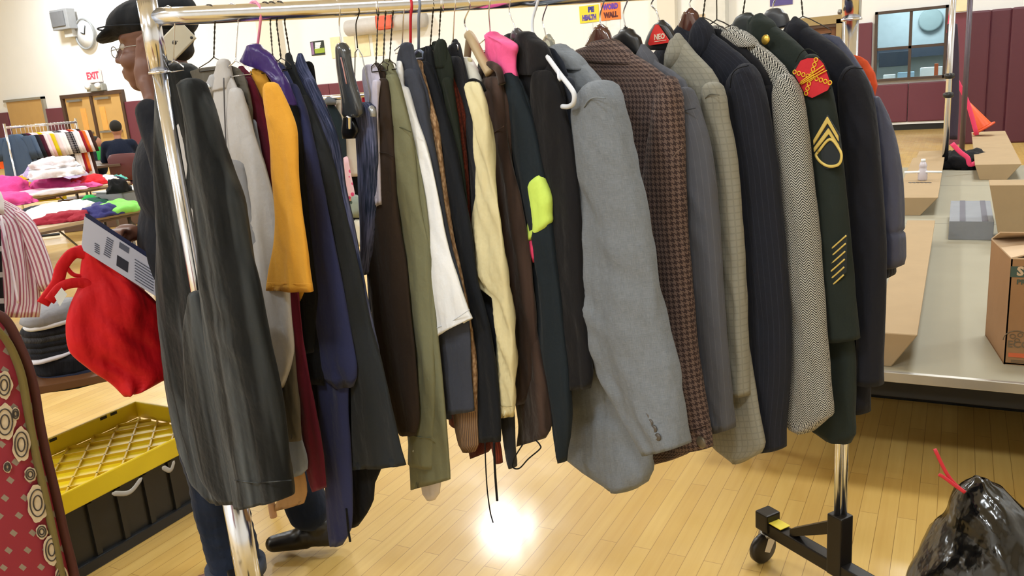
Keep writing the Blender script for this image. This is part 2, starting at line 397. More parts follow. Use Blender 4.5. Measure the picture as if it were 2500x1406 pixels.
for nm, lab, c, s, m in (('box_file', 'white box file on the office desk, left pane', (cx-.42, YB+1.1, .9), (.22, .2, .3), PAPER), ('monitor', 'dark computer monitor behind the lower left window pane', (cx-.35, YB+1.45, 1.35), (.6, .06, .3), DK),
                         ('paper_stack', 'white stack of papers behind the lower right window pane', (cx+.35, YB+1.1, .95), (.4, .25, .38), PAPER), ('figurine', 'small red and yellow ornament behind the lower right window pane', (cx+.45, YB+.6, 1.06), (.07, .07, .3), plain('red_yellow', '#b4572c', .6)),
                         ('paper_tray', 'pale blue paper tray behind the lower left window pane', (cx-.1, YB+.9, 1.0), (.3, .2, .16), plain('tray_blue', '#9fc0da', .6))):
    set_props(box(nm, c, s, m, bevel=.01), lab, nm.replace('_', ' '))
set_props(slab('shelf', ox0+.1, ox1-.1, oy1-.4, oy1-.05, 1.35, 1.6, DK, kind=None), 'dark crowded shelf on the back wall of the office', 'shelf')
cb = lathe('round_plaque', (cx+.25, oy1-.1, 2.1), [(0.001, 0), (.24, 0), (.24, .03), (.2, .035), (0.001, .035)], plain('plaque_grey', '#7c8c8c', .7), axis=(0, -1, 0)); set_props(cb, 'round grey plaque on the office wall, upper right pane', 'plaque')
# doors
WOOD = plain('blonde_door_wood', '#c19a5d', 0.5, noise_amt=.05, nscale=3); STEEL = plain('door_frame_grey', '#8d8779', 0.5); BRN = plain('door_frame_brown', '#4c3627', 0.5)
SLOT = plain('wired_glass_amber', '#e0a352', 0.2)
dz = 2.12
d = empty('door_1', ((d1a+d1b)/2, YB, 0)); d['kind'] = 'structure'
slab('leaf', d1a, d1b, YB-.06, YB, 0, dz+.06, WOOD, None, d); slab('door_frame', d1b, d1b+.12, YB-.1, YB, 0, dz+.14, STEEL, None, d); slab('door_frame', d1a-.1, d1b+.12, YB-.1, YB, dz+.06, dz+.14, STEEL, None, d)
d = empty('door_2', ((d2a+d2b)/2, YB, 0)); d['kind'] = 'structure'
mid = (d2a+d2b)/2
bm = bmesh.new()
for x in (d2a-.06, mid, d2b+.06): bm_box(bm, (x, YB-.06, dz/2), (.12, .12, dz))
bm_box(bm, (mid, YB-.06, dz+.05), (d2b-d2a+.24, .12, .12)); link(bm, 'door_frame', BRN, d, False)
for s, (a, b) in enumerate(((d2a, mid), (mid, d2b))):
    lf = slab('leaf', a+.06, b-.06, YB-.07, YB-.01, 0, dz, WOOD, None, d)
    gx = a+(b-a)*(.62 if s == 0 else .3)
    slab('pane', gx-.13, gx+.13, YB-.085, YB-.07, 1.0, 1.75, SLOT, None, d)
    slab('push_bar', a+.2, b-.2, YB-.16, YB-.09, .92, .98, GREYMET, None, d)
    slab('door_closer', a+.25, a+.95, YB-.16, YB-.08, 1.98, 2.05, GREYMET, None, d)
d = empty('door_3', ((d3a+d3b)/2, YB, 0)); d['kind'] = 'structure'
slab('leaf', d3a+.12, d3b-.06, YB-.06, YB-.02, 0, 2.1, plain('brown_door', '#6e4320', .5), None, d)
bm = bmesh.new(); bm_box(bm, ((d3a+d3b)/2, YB-.07, 2.2), (d3b-d3a+.1, .14, .16)); bm_box(bm, (d3b, YB-.07, 1.1), (.1, .14, 2.2)); bm_box(bm, (d3a, YB-.07, 1.1), (.1, .14, 2.2))
link(bm, 'door_frame', plain('olive_frame', '#a08a5c', .6), d, False)
slab('inner_frame', d3a+.05, d3b-.05, YB-.12, YB-.1, 2.06, 2.12, BRN, None, d)
# padded divider at the right
dy = 14.9; x0 = at_y(2358, 200, dy).x
bm = bmesh.new(); xs = x0; k = 0
while xs < XR-.35:
    wd = 0.28
    bm_box(bm, (xs+wd/2, dy+(.05 if k % 2 else 0), 1.0), (wd+.01, .1, 2.0), None, .03); xs += wd; k += 1
o = link(bm, 'padded_divider', DRAPE, smooth=False); set_props(o, 'dark maroon vinyl folding divider at the right, behind the cartons', 'divider')
o = slab('divider_post', x0-.22, x0-.02, dy-.05, dy+.1, 0, 2.0, PAD, None); set_props(o, 'maroon padded post at the left end of the folding divider', 'post')
bx = at_y(2347, 30, dy); o = box('control_box', (bx.x, dy-.02, 2.26), (.2, .16, .5), plain('cream_box', '#d8cba6', .6), bevel=.01); set_props(o, 'cream box on the post above the maroon divider', 'control box')
# wall fittings
def on_wall(px, py, off=.1): return at_y(px, py, YB-off)
p = on_wall(155, 48, .25); e = empty('wall_speaker', p, 'grey box loudspeaker bracketed high on the left wall', 'loudspeaker')
box('cabinet', p, (.85, .3, .62), plain('speaker_grey', '#8f9092', .6), e, bevel=.02); box('grille', p+Vector((-.05, -.17, .02)), (.66, .03, .45), plain('speaker_grille', '#6c6d70', .8), e); box('bracket', p+Vector((.1, .1, -.42)), (.4, .2, .25), plain('bracket_grey', '#c0bfbb', .6), e)
p = on_wall(210, 83, .06); e = empty('wall_clock', p, 'round white wall clock behind a wire guard', 'clock')
lathe('face', p, [(0.001, 0), (.42, 0), (.42, .04), (0.001, .04)], WHITEPL, e, axis=(0, -1, 0)); 
bm = bmesh.new(); bm_tube(bm, [p+Vector((.46*cos(a*pi/16), -.05, .46*sin(a*pi/16))) for a in range(32)], .035, 8, closed=True); link(bm, 'rim', plain('clock_rim', '#8a8c8c', .5), e)
bm = bmesh.new(); bm_tube(bm, [p+Vector((0, -.06, 0)), p+Vector((.1, -.06, .25))], .015, 6); bm_tube(bm, [p+Vector((0, -.06, 0)), p+Vector((-.16, -.06, .05))], .018, 6); link(bm, 'hands', BLACKPL, e)
p = on_wall(230, 185, .08); e = empty('exit_sign', p, 'red lit exit sign above the double doors', 'sign')
box('housing', p, (.62, .1, .42), plain('sign_housing', '#f2dfdc', .5), e); text('lettering', 'EXIT', p+Vector((0, -.056, 0)), (1, 0, 0), (0, 0, 1), .3, plain('exit_red', '#f03040', .5, emit=('#ff3040', 1.2)), e, .004, .01)
p = on_wall(235, 214, .1); e = empty('emergency_light', p, 'grey emergency light unit under the exit sign', 'lamp')
box('housing', p, (.8, .16, .22), plain('unit_grey', '#8f8f88', .6), e, bevel=.02)
for s in (-.25, .25): lathe('lamp_head', p+Vector((s, -.08, .05)), [(.001, 0), (.1, 0), (.08, .1), (.001, .1)], WHITEPL, e, 12, (0, -1, 0))
# posters and papers
def sheet(name, lab, cat, px0, py0, px1, py1, mat, off=.012):
    a, b = on_wall(px0, py0, off), on_wall(px1, py1, off)
    o = box(name, ((a.x+b.x)/2, YB-off, (a.z+b.z)/2), (abs(b.x-a.x), .012, abs(a.z-b.z)), mat, bevel=0); return set_props(o, lab, cat)
s = empty('poster', on_wall(775, 117), 'small green, black and purple poster on the cream wall', 'poster')
def wbox(par, name, x0, y0, x1, y1, mat, off):
    a, b = on_wall(x0, y0, off), on_wall(x1, y1, off); return box(name, ((a.x+b.x)/2, YB-off, (a.z+b.z)/2), (abs(b.x-a.x), .01, abs(a.z-b.z)), mat, par, bevel=0)
wbox(s, 'sheet', 757, 102, 794, 133, plain('poster_black', '#26302a', .6), .012); wbox(s, 'purple_panel', 758, 104, 768, 133, plain('poster_purple', '#8c6d93', .6), .02); wbox(s, 'green_panel', 768, 119, 793, 128, plain('poster_green', '#94ab38', .6), .02)
for kk in range(4): wbox(s, 'text_line', 769, 104+kk*4, 784-kk, 106+kk*4, PAPER, .022)
for i, (a, b, c, d_) in enumerate(((805, 92, 835, 140), (838, 90, 870, 138), (872, 88, 905, 136), (908, 86, 940, 134))):
    sheet('chart_paper', 'pale yellow chart paper on the wall, %s of the row of four' % ('leftmost', 'second from left', 'third from left', 'rightmost')[i], 'paper', a, b, c, d_, plain('chart_yellow', '#ece0bb', .8))
# signs: PE HEALTH / WORD WALL
def sign(lab, x0, y0, x1, y1, col, lines):
    c = on_wall((x0+x1)/2, (y0+y1)/2, .015); e = empty('wall_sign', c, lab, 'sign'); a, b = on_wall(x0, y0, .015), on_wall(x1, y1, .015)
    box('board', ((a.x+b.x)/2, YB-.015, (a.z+b.z)/2), (abs(b.x-a.x), .012, abs(a.z-b.z)), plain('sign_'+col[1:], col, .6, noise_amt=.02), e, bevel=0)
    hh = abs(a.z-b.z)
    for i, (s_, cc, sx, tx) in enumerate(lines):
        text('lettering', s_, (c.x+tx, YB-.024, c.z+hh*(.24-.46*i)), (1, 0, 0), (0, 0, 1), hh*.40, plain('ink_'+cc[1:], cc, .6), e, .002, .012, sx=sx)
sign('yellow wall sign reading PE and HEALTH', 1414, 16, 1463, 52, '#f5d93c', [('PE', '#3a3f9a', .95, .05), ('HEALTH', '#5b4aa8', .62, 0)])
sign('orange wall sign reading WORD and WALL', 1466, 8, 1516, 46, '#f4833c', [('WORD', '#6a3fb0', .72, 0), ('WALL', '#5c2422', .78, 0)])
for i, (a, b, c, d_) in enumerate(((1425, 58, 1450, 116), (1456, 54, 1482, 112), (1490, 50, 1516, 106))):
    sheet('word_list', ('white word list sheet under the yellow sign', 'white word list sheet between the two signs', 'white word list sheet under the orange sign')[i], 'paper', a, b, c, d_, PAPER)
sheet('picture', 'purple picture high on the wall right of centre', 'picture', 1880, -16, 1935, 10, plain('picture_purple', '#5a4f8f', .6))
sheet('notice', 'pale tan notice on the wall right of the brown wooden hanger', 'paper', 1702, 36, 1731, 56, plain('notice_tan', '#d8c3a4', .7))
# long grey conduit housing on the wall
p = on_wall(940, 58, .212); e = empty('screen_housing', p, 'long pale grey roller screen housing high on the far wall', 'screen housing')
a, b = on_wall(850, 70, .212), on_wall(1035, 44, .212)
tube('casing', [(a.x, a.y, p.z), (b.x, b.y, p.z)], .2, plain('casing_grey', '#c9c5c2', .5), e, 16); box('motor', on_wall(938, 52, .45), (.5, .1, .4), plain('red_motor', '#d8634a', .5), e, bevel=.08)
# ================================================================== THE CLOTHES RACK
BL = Vector((-1.585, 1.312, 1.70)); BR = Vector((-0.234, 2.175, 1.674))
BDIR = (BR-BL).normalized(); BH = Vector((BDIR.x, BDIR.y, 0)).normalized(); BN = Vector((-BH.y, BH.x, 0))
def bar_pt(t):
    p = BL+(BR-BL)*t; p.z -= 0.005*4*t*(1-t); return p
def hook_pt(x):
    lo, hi = -0.05, 1.05
    for i in range(40):
        m = (lo+hi)/2
        if proj(bar_pt(m))[0] < x: lo = m
        else: hi = m
    return bar_pt(lo)
BAR_R = 0.0195
rack = empty('garment_rack', (BL.x, BL.y, 0), 'chrome garment rack on black castor feet carrying the row of jackets and shirts', 'clothes rack')
tube('hanging_bar', [bar_pt(i/20) for i in range(21)], BAR_R, CHROME, rack, 28)
for t in (.31, .40): tube('bar_ring', [bar_pt(t), bar_pt(t+.004)], .0205, CHROME, rack, 24)
def upright(P, base_r, low_z, nm):
    p = Vector((P.x, P.y, 0))
    tube('upright_sleeve', [p+Vector((0, 0, 1.585)), p+Vector((0, 0, P.z+.035))], .0215, CHROME, rack, 28)
    tube('upright', [p+Vector((0, 0, .55 if nm == 'l' else .75)), p+Vector((0, 0, 1.59))], .0165, CHROME, rack, 24)
    lathe('sleeve_ring', p+Vector((0, 0, 1.578)), [(.0168, 0), (.0235, .001), (.0235, .006), (.0168, .007)], CHROME, rack)
    return p
pl = upright(BL, 0, 0, 'l'); pr = upright(BR, 0, 0, 'r')
tube('lower_tube', [pl+Vector((0, 0, .06)), pl+Vector((0, 0, .62))], .031, CHROME, rack, 28)
tube('lower_tube', [pr+Vector((-.008, -.004, .22)), pr+Vector((-.008, -.004, .8))], .0085, CHROME, rack, 20)
tube('lower_tube', [pr+Vector((.009, .005, .22)), pr+Vector((.009, .005, .8))], .0085, CHROME, rack, 20)
for p in (pr,):
    lathe('bolt', p+Vector((-.022, -.012, 1.60)), [(.001, 0), (.006, 0), (.006, .006), (.001, .008)], GREYMET, rack, 10, -CR)
# foot assemblies: black steel, Y shaped, a castor at each tip
SOCK = plain('black_steel', '#1b1817', 0.38, 0.3, bump=.03)
FDIR = Vector((cos(radians(146)), sin(radians(146)), 0))
def foot(p, label_sticker):
    z0 = .118
    BN = FDIR; BH = Vector((-BN.y, BN.x, 0))*-1
    Rm = Matrix.Rotation(atan2(BH.y, BH.x), 3, 'Z')
    def L(a, b, z): return p+BH*a+BN*b+Vector((0, 0, z))
    box('socket', L(0, 0, .19), (.048, .048, .185), SOCK, rack, rot=Rm, bevel=.004)
    for s in (1, -1):
        for q in (1,):
            d = BN*s
            tip = p+d*.27
            cen = (p+tip)/2; ang = atan2(d.y, d.x)
            box('foot_arm', (cen.x, cen.y, z0), (.28, .042, .042), SOCK, rack, rz=ang, bevel=.004)
            # gusset
            a = p+d*.03; b = p+d*.17
            side = Vector((d.y, -d.x, 0))*.012
            poly = [Vector((a.x, a.y, .25)), Vector((a.x, a.y, .21)), Vector((b.x, b.y, z0+.015)), Vector((b.x, b.y, z0+.04))]
            if s > 0: prism('gusset', [v-side for v in poly], side, .024, SOCK, rack)
            cap = box('arm_cap', (tip.x, tip.y, z0+.02), (.05, .056, .06), SOCK, rack, rz=ang, bevel=.005)
            # castor
            wdir = BH
            c = tip+d*.0
            cz = .05
            sw = c-BH*.02
            lathe('castor_plate', (c.x, c.y, .09), [(.001, -.004), (.022, -.004), (.022, .006), (.001, .006)], GREYMET, rack, 16)
            wc = Vector((sw.x, sw.y, .0475))
            w_ = lathe('castor_wheel', wc-wdir.cross(Vector((0, 0, 1)))*.012, [(.006, 0), (.042, .0), (.0475, .004), (.0475, .02), (.042, .024), (.006, .024)], plain('castor_black', '#201c1b', .35), rack, 28, wdir.cross(Vector((0, 0, 1))))
            for q2 in (-.016, .016):
                n_ = wdir.cross(Vector((0, 0, 1)))*q2
                poly = [Vector((c.x+.014, c.y, .092)), Vector((c.x-.014, c.y, .092)), wc+Vector((-.008, 0, -.006)), wc+Vector((.008, 0, -.006))]
                prism('castor_fork', [v+n_ for v in poly], n_, .002, plain('fork_tan', '#b9a98c', .4, .5), rack)
    if label_sticker:
        q = p-BN*0
        t2 = p+BN*.24
        box('yellow_sticker', (t2.x, t2.y, z0+.0265), (.085, .04, .002), plain('sticker_yellow', '#e3cf3c', .5), rack, rz=atan2(BN.y, BN.x), bevel=0)
foot(pr, True); foot(pl, False)
# ================================================================== CLOTH BUILDERS
ANG = [(380, -4), (413, -6), (508, -8), (650, -12), (930, -20), (1190, -32), (1260, -35), (1330, -34), (1500, -29), (1900, -26), (2100, -24)]
def yaw_at(x):
    for (a, va), (b, vb) in zip(ANG, ANG[1:]):
        if x <= b: return va+(vb-va)*max(0, (x-a))/(b-a)
    return ANG[-1][1]
def lerp(a, b, t): return a+(b-a)*t
def norm_rows(rows):
    out = []
    for r in rows:
        if len(r) == 3: y, a, b = r; out.append((a, y, b, y))
        else: out.append(r)
    return out
def sub_rows(rows, step=14.0):
    """smooth interpolation (Catmull-Rom) between the traced cross lines"""
    rows = norm_rows(rows)
    if len(rows) < 2: return rows
    P = [rows[0]]+rows+[rows[-1]]; out = []
    for i in range(1, len(P)-2):
        a, b, c, d = P[i-1], P[i], P[i+1], P[i+2]
        n = max(1, int(max(abs(c[1]-b[1]), abs(c[3]-b[3]))/step))
        for k in range(n):
            t = k/n
            m1 = [(c[j]-a[j])*0.5*min(1, max(.2, (c[1]-b[1])/max(1, abs(b[1]-a[1])+.01))) if 1 < i else (c[j]-b[j])*.7 for j in range(4)]
            m2 = [(d[j]-b[j])*0.5*min(1, max(.2, (c[1]-b[1])/max(1, abs(d[1]-c[1])+.01))) if i < len(P)-3 else (c[j]-b[j])*.7 for j in range(4)]
            h = [(2*t**3-3*t*t+1)*b[j]+(t**3-2*t*t+t)*m1[j]+(-2*t**3+3*t*t)*c[j]+(t**3-t*t)*m2[j] for j in range(4)]
            out.append(tuple(h))
    out.append(rows[-1]); return out
def sgp(v, p): return math.copysign(abs(v)**p, v)
def seg_tube(name, segs, n, dep, mat, parent, seed=0, folds=0.004, seg=28, open_end=True, top_dome=True, fold_freq=26, deps=None, sq=0.85, bulge=None, crease=0.0):
    """closed cloth tube around a list of 3D cross lines (A left, B right); n = direction of its thickness"""
    verts, uvs, rings = [], [], []
    n = Vector(n)
    L = list(segs)
    if top_dome:
        A, B = L[0]; c = (A+B)/2; up = Vector((0, 0, min(.012, (B-A).length*.25)))
        L = [(c+(A-c)*.35+up, c+(B-c)*.35+up), (c+(A-c)*.75+up*.7, c+(B-c)*.75+up*.7)]+L
    vlen = 0; prev = None; N = len(L)
    for i, (A, B) in enumerate(L):
        c = (A+B)/2; h = (B-A)/2
        if prev is not None: vlen += (c-prev).length
        prev = c
        hl = h.length
        d = (deps[min(len(deps)-1, max(0, i-(2 if top_dome else 0)))] if deps else dep)
        d = min(d, hl*1.1)
        if top_dome and i < 2: d *= (.4, .8)[i]
        ring = []; ramp = min(1, i/max(4, N*.25)); arc = 0; pp = None
        for k in range(seg):
            a = 2*pi*k/seg; ca, sa = cos(a), sin(a)
            s1 = sgp(ca, sq); s2 = sgp(sa, sq)
            p0 = c+h*s1
            w = abs(s2)
            fz = c.z
            f = noise.noise(Vector((s1*hl*fold_freq+seed*3.1, fz*2.4, seed*1.7+(0 if sa > 0 else 9))))*1.3+0.5*noise.noise(Vector((s1*hl*fold_freq*2.3+seed, fz*5.0, seed+(4 if sa > 0 else 19))))
            g = noise.noise(Vector((s1*hl*12, fz*22+s1*2, seed*2.3)))*crease
            off = s2*d+(f*folds*ramp*(.35+.65*w)+g*w*.004)*(1 if sa >= 0 else -1)
            p = p0+n*off
            if pp is not None: arc += (p-pp).length
            pp = p
            verts.append(p); uvs.append((arc, vlen)); ring.append(len(verts)-1)
        rings.append(ring)
    faces = []
    for a, b in zip(rings, rings[1:]):
        for k in range(seg):
            k2 = (k+1) % seg
            faces.append((a[k], b[k], b[k2], a[k2]))
    faces.append(tuple(rings[0]))
    if open_end:
        A, B = L[-1]; c = (A+B)/2; up = (L[-2][0]+L[-2][1])/2-c
        up = up.normalized()*min(.02, up.length*1.5)
        base = rings[-1]; r1 = []; r2 = []
        for k in base: v = verts[k]; verts.append(c+(v-c)*.93+up*.1); uvs.append(uvs[k]); r1.append(len(verts)-1)
        for k in base: v = verts[k]; verts.append(c+(v-c)*.86+up); uvs.append(uvs[k]); r2.append(len(verts)-1)
        for a, b in ((base, r1), (r1, r2)):
            for k in range(seg): k2 = (k+1) % seg; faces.append((a[k], b[k], b[k2], a[k2]))
        faces.append(tuple(r2[::-1]))
    else: faces.append(tuple(rings[-1][::-1]))
    m = bpy.data.meshes.new(name); m.from_pydata([tuple(v) for v in verts], [], faces)
    l = m.uv_layers.new(name='UVMap'); vi = [0]*len(m.loops); m.loops.foreach_get('vertex_index', vi)
    # the last quad column wraps: keep its uv continuous
    fl = []
    for q in vi: fl += [uvs[q][0], uvs[q][1]]
    l.data.foreach_set('uv', fl)
    for p in m.polygons:
        us = [l.data[i].uv[0] for i in p.loop_indices]
        if len(us) == 4 and max(us)-min(us) > 0.04:
            mx = max(us)
            for i in p.loop_indices:
                if l.data[i].uv[0] < mx*.5: l.data[i].uv = (mx+.004, l.data[i].uv[1])
    m.update()
    bm = bmesh.new(); bm.from_mesh(m); bmesh.ops.recalc_face_normals(bm, faces=bm.faces); bm.to_mesh(m); bm.free()
    return link(m, name, mat, parent)
def px_tube(name, rows, pl, mat, parent, off=0.0, dep=0.02, step=14, **kw):
    R_ = sub_rows(rows, step)
    return seg_tube(name, [(pl.hit(a, b, off), pl.hit(c, d, off)) for a, b, c, d in R_], pl.n, dep, mat, parent, **kw)
def px_patch(name, poly, pl, off, thick, mat, parent, bevel=0.0):
    return prism(name, [pl.hit(x, y, off) for x, y in poly], pl.n, thick, mat, parent, bevel=bevel)
def px_line(name, pts, pl, off, r, mat, parent, seg=8, n=6, flat=1.0):
    P = [pl.hit(x, y, off) for x, y in pts]
    if len(P) > 2: P = smooth_path(P, n)
    return tube(name, P, r, mat, parent, seg, flat=flat)
# where each garment hangs (bar position in the row) and how flat its neighbours press it
SLOTS = dict(zip_jacket=478, taupe_jacket=505, blue_shirt=526, tan_coat=545, maroon_shirt=568, mustard_shirt=596, satin_robe=626, blue_sweater=655, charcoal_jacket=688, denim_shirt=716, black_shirt=740,
             lavender_shirt=880, brown_sweater=902, olive_shirt=928, polo_shirt=958, slate_jacket=986, crochet_cardigan=1010, navy_sweater=1034, dark_green_shirt=1052, rust_sweater=1076, charcoal_cardigan=1102,
             windbreaker=1130, velour_robe=1160, ski_jacket=1196, black_coat=1236, lapel_jacket=1268, orange_shirt=1990)
FARW = dict(lavender_shirt=.03, brown_sweater=.05, olive_shirt=.08, polo_shirt=.10, slate_jacket=.12)
OFFS = dict(mustard_shirt=.085, windbreaker=.045, zip_jacket=.004)
THIN = dict(zip_jacket=.011, taupe_jacket=.007, blue_shirt=.008, tan_coat=.008, maroon_shirt=.010, mustard_shirt=.011, satin_robe=.009, blue_sweater=.012, charcoal_jacket=.011, denim_shirt=.009, black_shirt=.008,
            lavender_shirt=.007, brown_sweater=.012, olive_shirt=.012, polo_shirt=.013, slate_jacket=.011, crochet_cardigan=.009, navy_sweater=.010, dark_green_shirt=.006, rust_sweater=.010, charcoal_cardigan=.010,
            windbreaker=.013, velour_robe=.014, ski_jacket=.015, black_coat=.016, lapel_jacket=.008)
def hanger(hx, neck, pl, kind, label, arms=None, col=None, neck2=None):
    """a hanger on the bar: hook over the bar, stem, two arms inside the garment"""
    H = hook_pt(hx)
    e = empty('clothes_hanger', (H.x, H.y, H.z-.1), label, 'hanger', 'hangers on the garment rack' if kind == 'wire' else None)
    N = pl.hit(*neck); u, z = pl.uz(N)
    d = pl.e; u0 = u; top = Vector((H.x, H.y, H.z))
    rw = {'wire': .0011, 'metal': .0014, 'plastic': .0032}.get(kind, .0014)
    R_ = BAR_R+rw+.0005
    arc = [top+d*(R_*cos(a))+Vector((0, 0, R_*sin(a))) for a in [radians(v) for v in range(-30, 211, 20)]]
    path = arc[::-1]       # ends on the near side
    mid = top+d*(R_*.55)+Vector((0, 0, -R_*1.25))
    path = path+[mid, (mid+N)/2, N]
    mat = col or (WIRE if kind == 'wire' else CHROME)
    if kind == 'wire':
        P = smooth_path(path, 5); bm = bmesh.new(); n0 = len(P)
        for s in (0, pi):
            Q = []; L_ = 0
            for i, p in enumerate(P):
                if i: L_ += (p-P[i-1]).length
                a = L_*2*pi/.022+s; Q.append(p+pl.n*(cos(a)*.0012)+d*(sin(a)*.0012))
            bm_tube(bm, Q, rw, 6)
        link(bm, 'hook', mat, e)
    else:
        tube('hook', smooth_path(path, 5), rw, mat, e, 8)
    w = arms or .17; dr = max(.012, w*.3)
    if kind in ('wire', 'metal', 'plastic'):
        a = pl.pt(u0-w, z-dr); b = pl.pt(u0+w*.6, z-dr)
        P = [N, N+d*.02-Vector((0, 0, .008)), b, pl.pt(u0+w*.6, z-dr-.008), pl.pt(u0-w, z-dr-.008), a, N-d*.02-Vector((0, 0, .008)), N]
        tube('frame', P, rw*1.1, mat, e, 8)
    return e
def garment(name, label, cat, hx, slope, sleeve, mat, hem=None, body=None, neck=None, smat=None, off=.018, boff=0.0, dep=.02, bdep=.022, collar=None, cmat=None, seed=None,
            hk='wire', hlabel=None, hcol=None, folds=.004, sang=None, ang=None, kwS=None, far=True, slot=None, bfolds=.006, group=None, crease=1.0):
    slot = slot or SLOTS.get(name, hx); H = hook_pt(slot); pl = Plane((H.x, H.y, 0), yaw_at(slot) if ang is None else ang)
    far = far and name not in FARW
    if name in THIN:
        dep = min(dep, THIN[name]); bdep = min(bdep, THIN[name]*.9); off = OFFS.get(name, .0035); boff = -.004; folds = min(folds*1.4, dep*.6); bfolds = min(bfolds, bdep*.5)
    seed = seed if seed is not None else hx*.37
    P3 = [pl.hit(x, y) for x, y in slope]; S = P3[-1]
    uS, zS = pl.uz(S); uN, zN = pl.uz(P3[0])
    g = empty(name, (H.x, H.y, max(.3, zS-.6)), label, cat, group)
    vr = degrees(atan2(-H.y, -H.x)); base = pl.ang
    sa = sang if sang is not None else max(base, vr+34)
    pls = Plane((S.x, S.y, 0), sa)
    # ---- body
    if body is not None:
        R_ = sub_rows(body, 16); segs = []
        for a, b, c, d in R_: segs.append((pl.hit(a, b, boff), pl.hit(c, d, boff)))
        seg_tube('body', segs, pl.n, bdep, mat, g, seed=seed, folds=bfolds, seg=40, fold_freq=22, crease=crease)
    else:
        uS_ = min(max(uS, .03), .27); uF = FARW.get(name, max(uS_, .16))
        hz = pl.pt(uS_, 0); 
        # hem height from the pixel row
        if hem is None: hem = 1050
        x0 = slope[-1][0]; Q = None; lo, hi = 0.2, zS-.1
        for i in range(30):
            m_ = (lo+hi)/2
            if proj(pl.pt(uS_, m_))[1] > hem: lo = m_
            else: hi = m_
        zH = lo; segs = []
        pr_ = [(min(max(pl.uz(p)[0], .008), .27), pl.uz(p)[1]) for p in P3]; ufs = uF/uS_
        for (u0, z0), (u1, z1) in zip(pr_, pr_[1:]):
            for k in range(5):
                t = k/5; u = lerp(u0, u1, t); z = lerp(z0, z1, t); segs.append((pl.pt(-u*ufs, z, boff), pl.pt(u, z, boff)))
        nrow = 26
        for k in range(nrow+1):
            t = k/nrow; sh = 1-.10*sin(pi*min(1, t*1.6))+.06*t; z = lerp(zS, zH, t); un = uS_-.012*min(1, t*5)-(.03*min(1, t*3) if name in THIN else 0)
            segs.append((pl.pt(-uF*sh, z-.01*t, boff), pl.pt(max(un, -.06), z, boff)))
        deps = [bdep*min(1, .3+i*.07) for i in range(len(segs))]
        seg_tube('body', segs, pl.n, bdep, mat, g, seed=seed, folds=bfolds, seg=36, fold_freq=22, deps=deps, crease=crease)
    # ---- sleeves
    if sleeve:
        kw = dict(folds=folds, seed=seed+5, crease=crease); kw.update(kwS or {})
        px_tube('sleeve', sleeve, pls, smat or mat, g, off=off, dep=dep, **kw)
        if far:
            a, b, c, d = norm_rows(sleeve)[-1]; zB = pls.hit((a+c)/2, (b+d)/2).z
            segs = []
            for k in range(13):
                t = k/12; z = lerp(zS-.01, max(zB+.05, .35), t); u = -min(max(uS, .16), .27)*(1.0-.04*t); hw = .055-.012*t
                segs.append((pl.pt(u-hw, z, boff-.012), pl.pt(u+hw, z, boff-.012)))
            seg_tube('sleeve', segs, pl.n, .016, smat or mat, g, seed=seed+11, folds=folds, seg=18)
    if collar:
        px_tube('collar', collar, pl, cmat or mat, g, off=boff+(.001 if name in THIN else .004), dep=(THIN[name]*1.25 if name in THIN else .028), step=6, folds=.001, seed=seed+2, open_end=False, seg=24)
    if hk:
        nk = neck or (slope[0][0]-4, slope[0][1]+2)
        hanger(hx, nk, pl, hk, hlabel or ('dark twisted wire hanger holding the '+label.split(' with ')[0].split(' beside ')[0].split(' hanging ')[0]), arms=min(.2, max(.02, uS*.6)), col=hcol)
    return g, pl, pls
# ================================================================== THE GARMENTS, left to right along the bar
VELV = fabric('#14181b', 'velvet', '#5e6468', sheen=.35)
g1, p1, s1 = garment('velvet_jacket', 'charcoal velvet jacket, first on the rack beside the left post', 'jacket', 413,
    [(425, 152), (450, 160), (476, 185), (497, 225), (512, 275)],
    [(205, 448, 488), (250, 456, 506), (300, 462, 522), (400, 470, 552), (500, 478, 588), (600, 486, 607), (700, 490, 634), (850, 508, 664), (1000, 535, 692), (1100, 552, 704), (1180, 568, 712), (577, 1238, 715, 1208)],
    VELV, body=[(165, 392, 470), (200, 388, 492), (260, 387, 510), (350, 386, 520), (500, 385, 550), (700, 388, 590), (800, 392, 600), (900, 400, 612), (1000, 415, 618), (1100, 445, 620), (1180, 478, 620), (1222, 520, 610)],
    boff=-.07, off=.11, dep=.03, bdep=.035, folds=.011, bfolds=.014, hk='metal', neck=(424, 148), hlabel='bent metal hanger under the charcoal velvet jacket beside the post', kwS=dict(fold_freq=20, seg=44),
    collar=[(392, 160, 420, 158), (396, 185, 446, 160), (420, 230, 475, 190), (440, 290, 492, 235)])
px_tube('front_panel', [(722, 464, 505), (780, 452, 525), (850, 447, 545), (930, 450, 565), (1010, 457, 585), (1100, 472, 600), (1180, 496, 612), (1226, 540, 612)], s1, VELV, g1, off=.095, dep=.018, folds=.009, seed=8, seg=36)
px_line('cuff_seam', [(572, 1172), (625, 1178), (712, 1172)], s1, .144, .0012, VELV, g1)
LG = fabric('#b9b7b8', 'plain', rough=.6, sheen=.1)
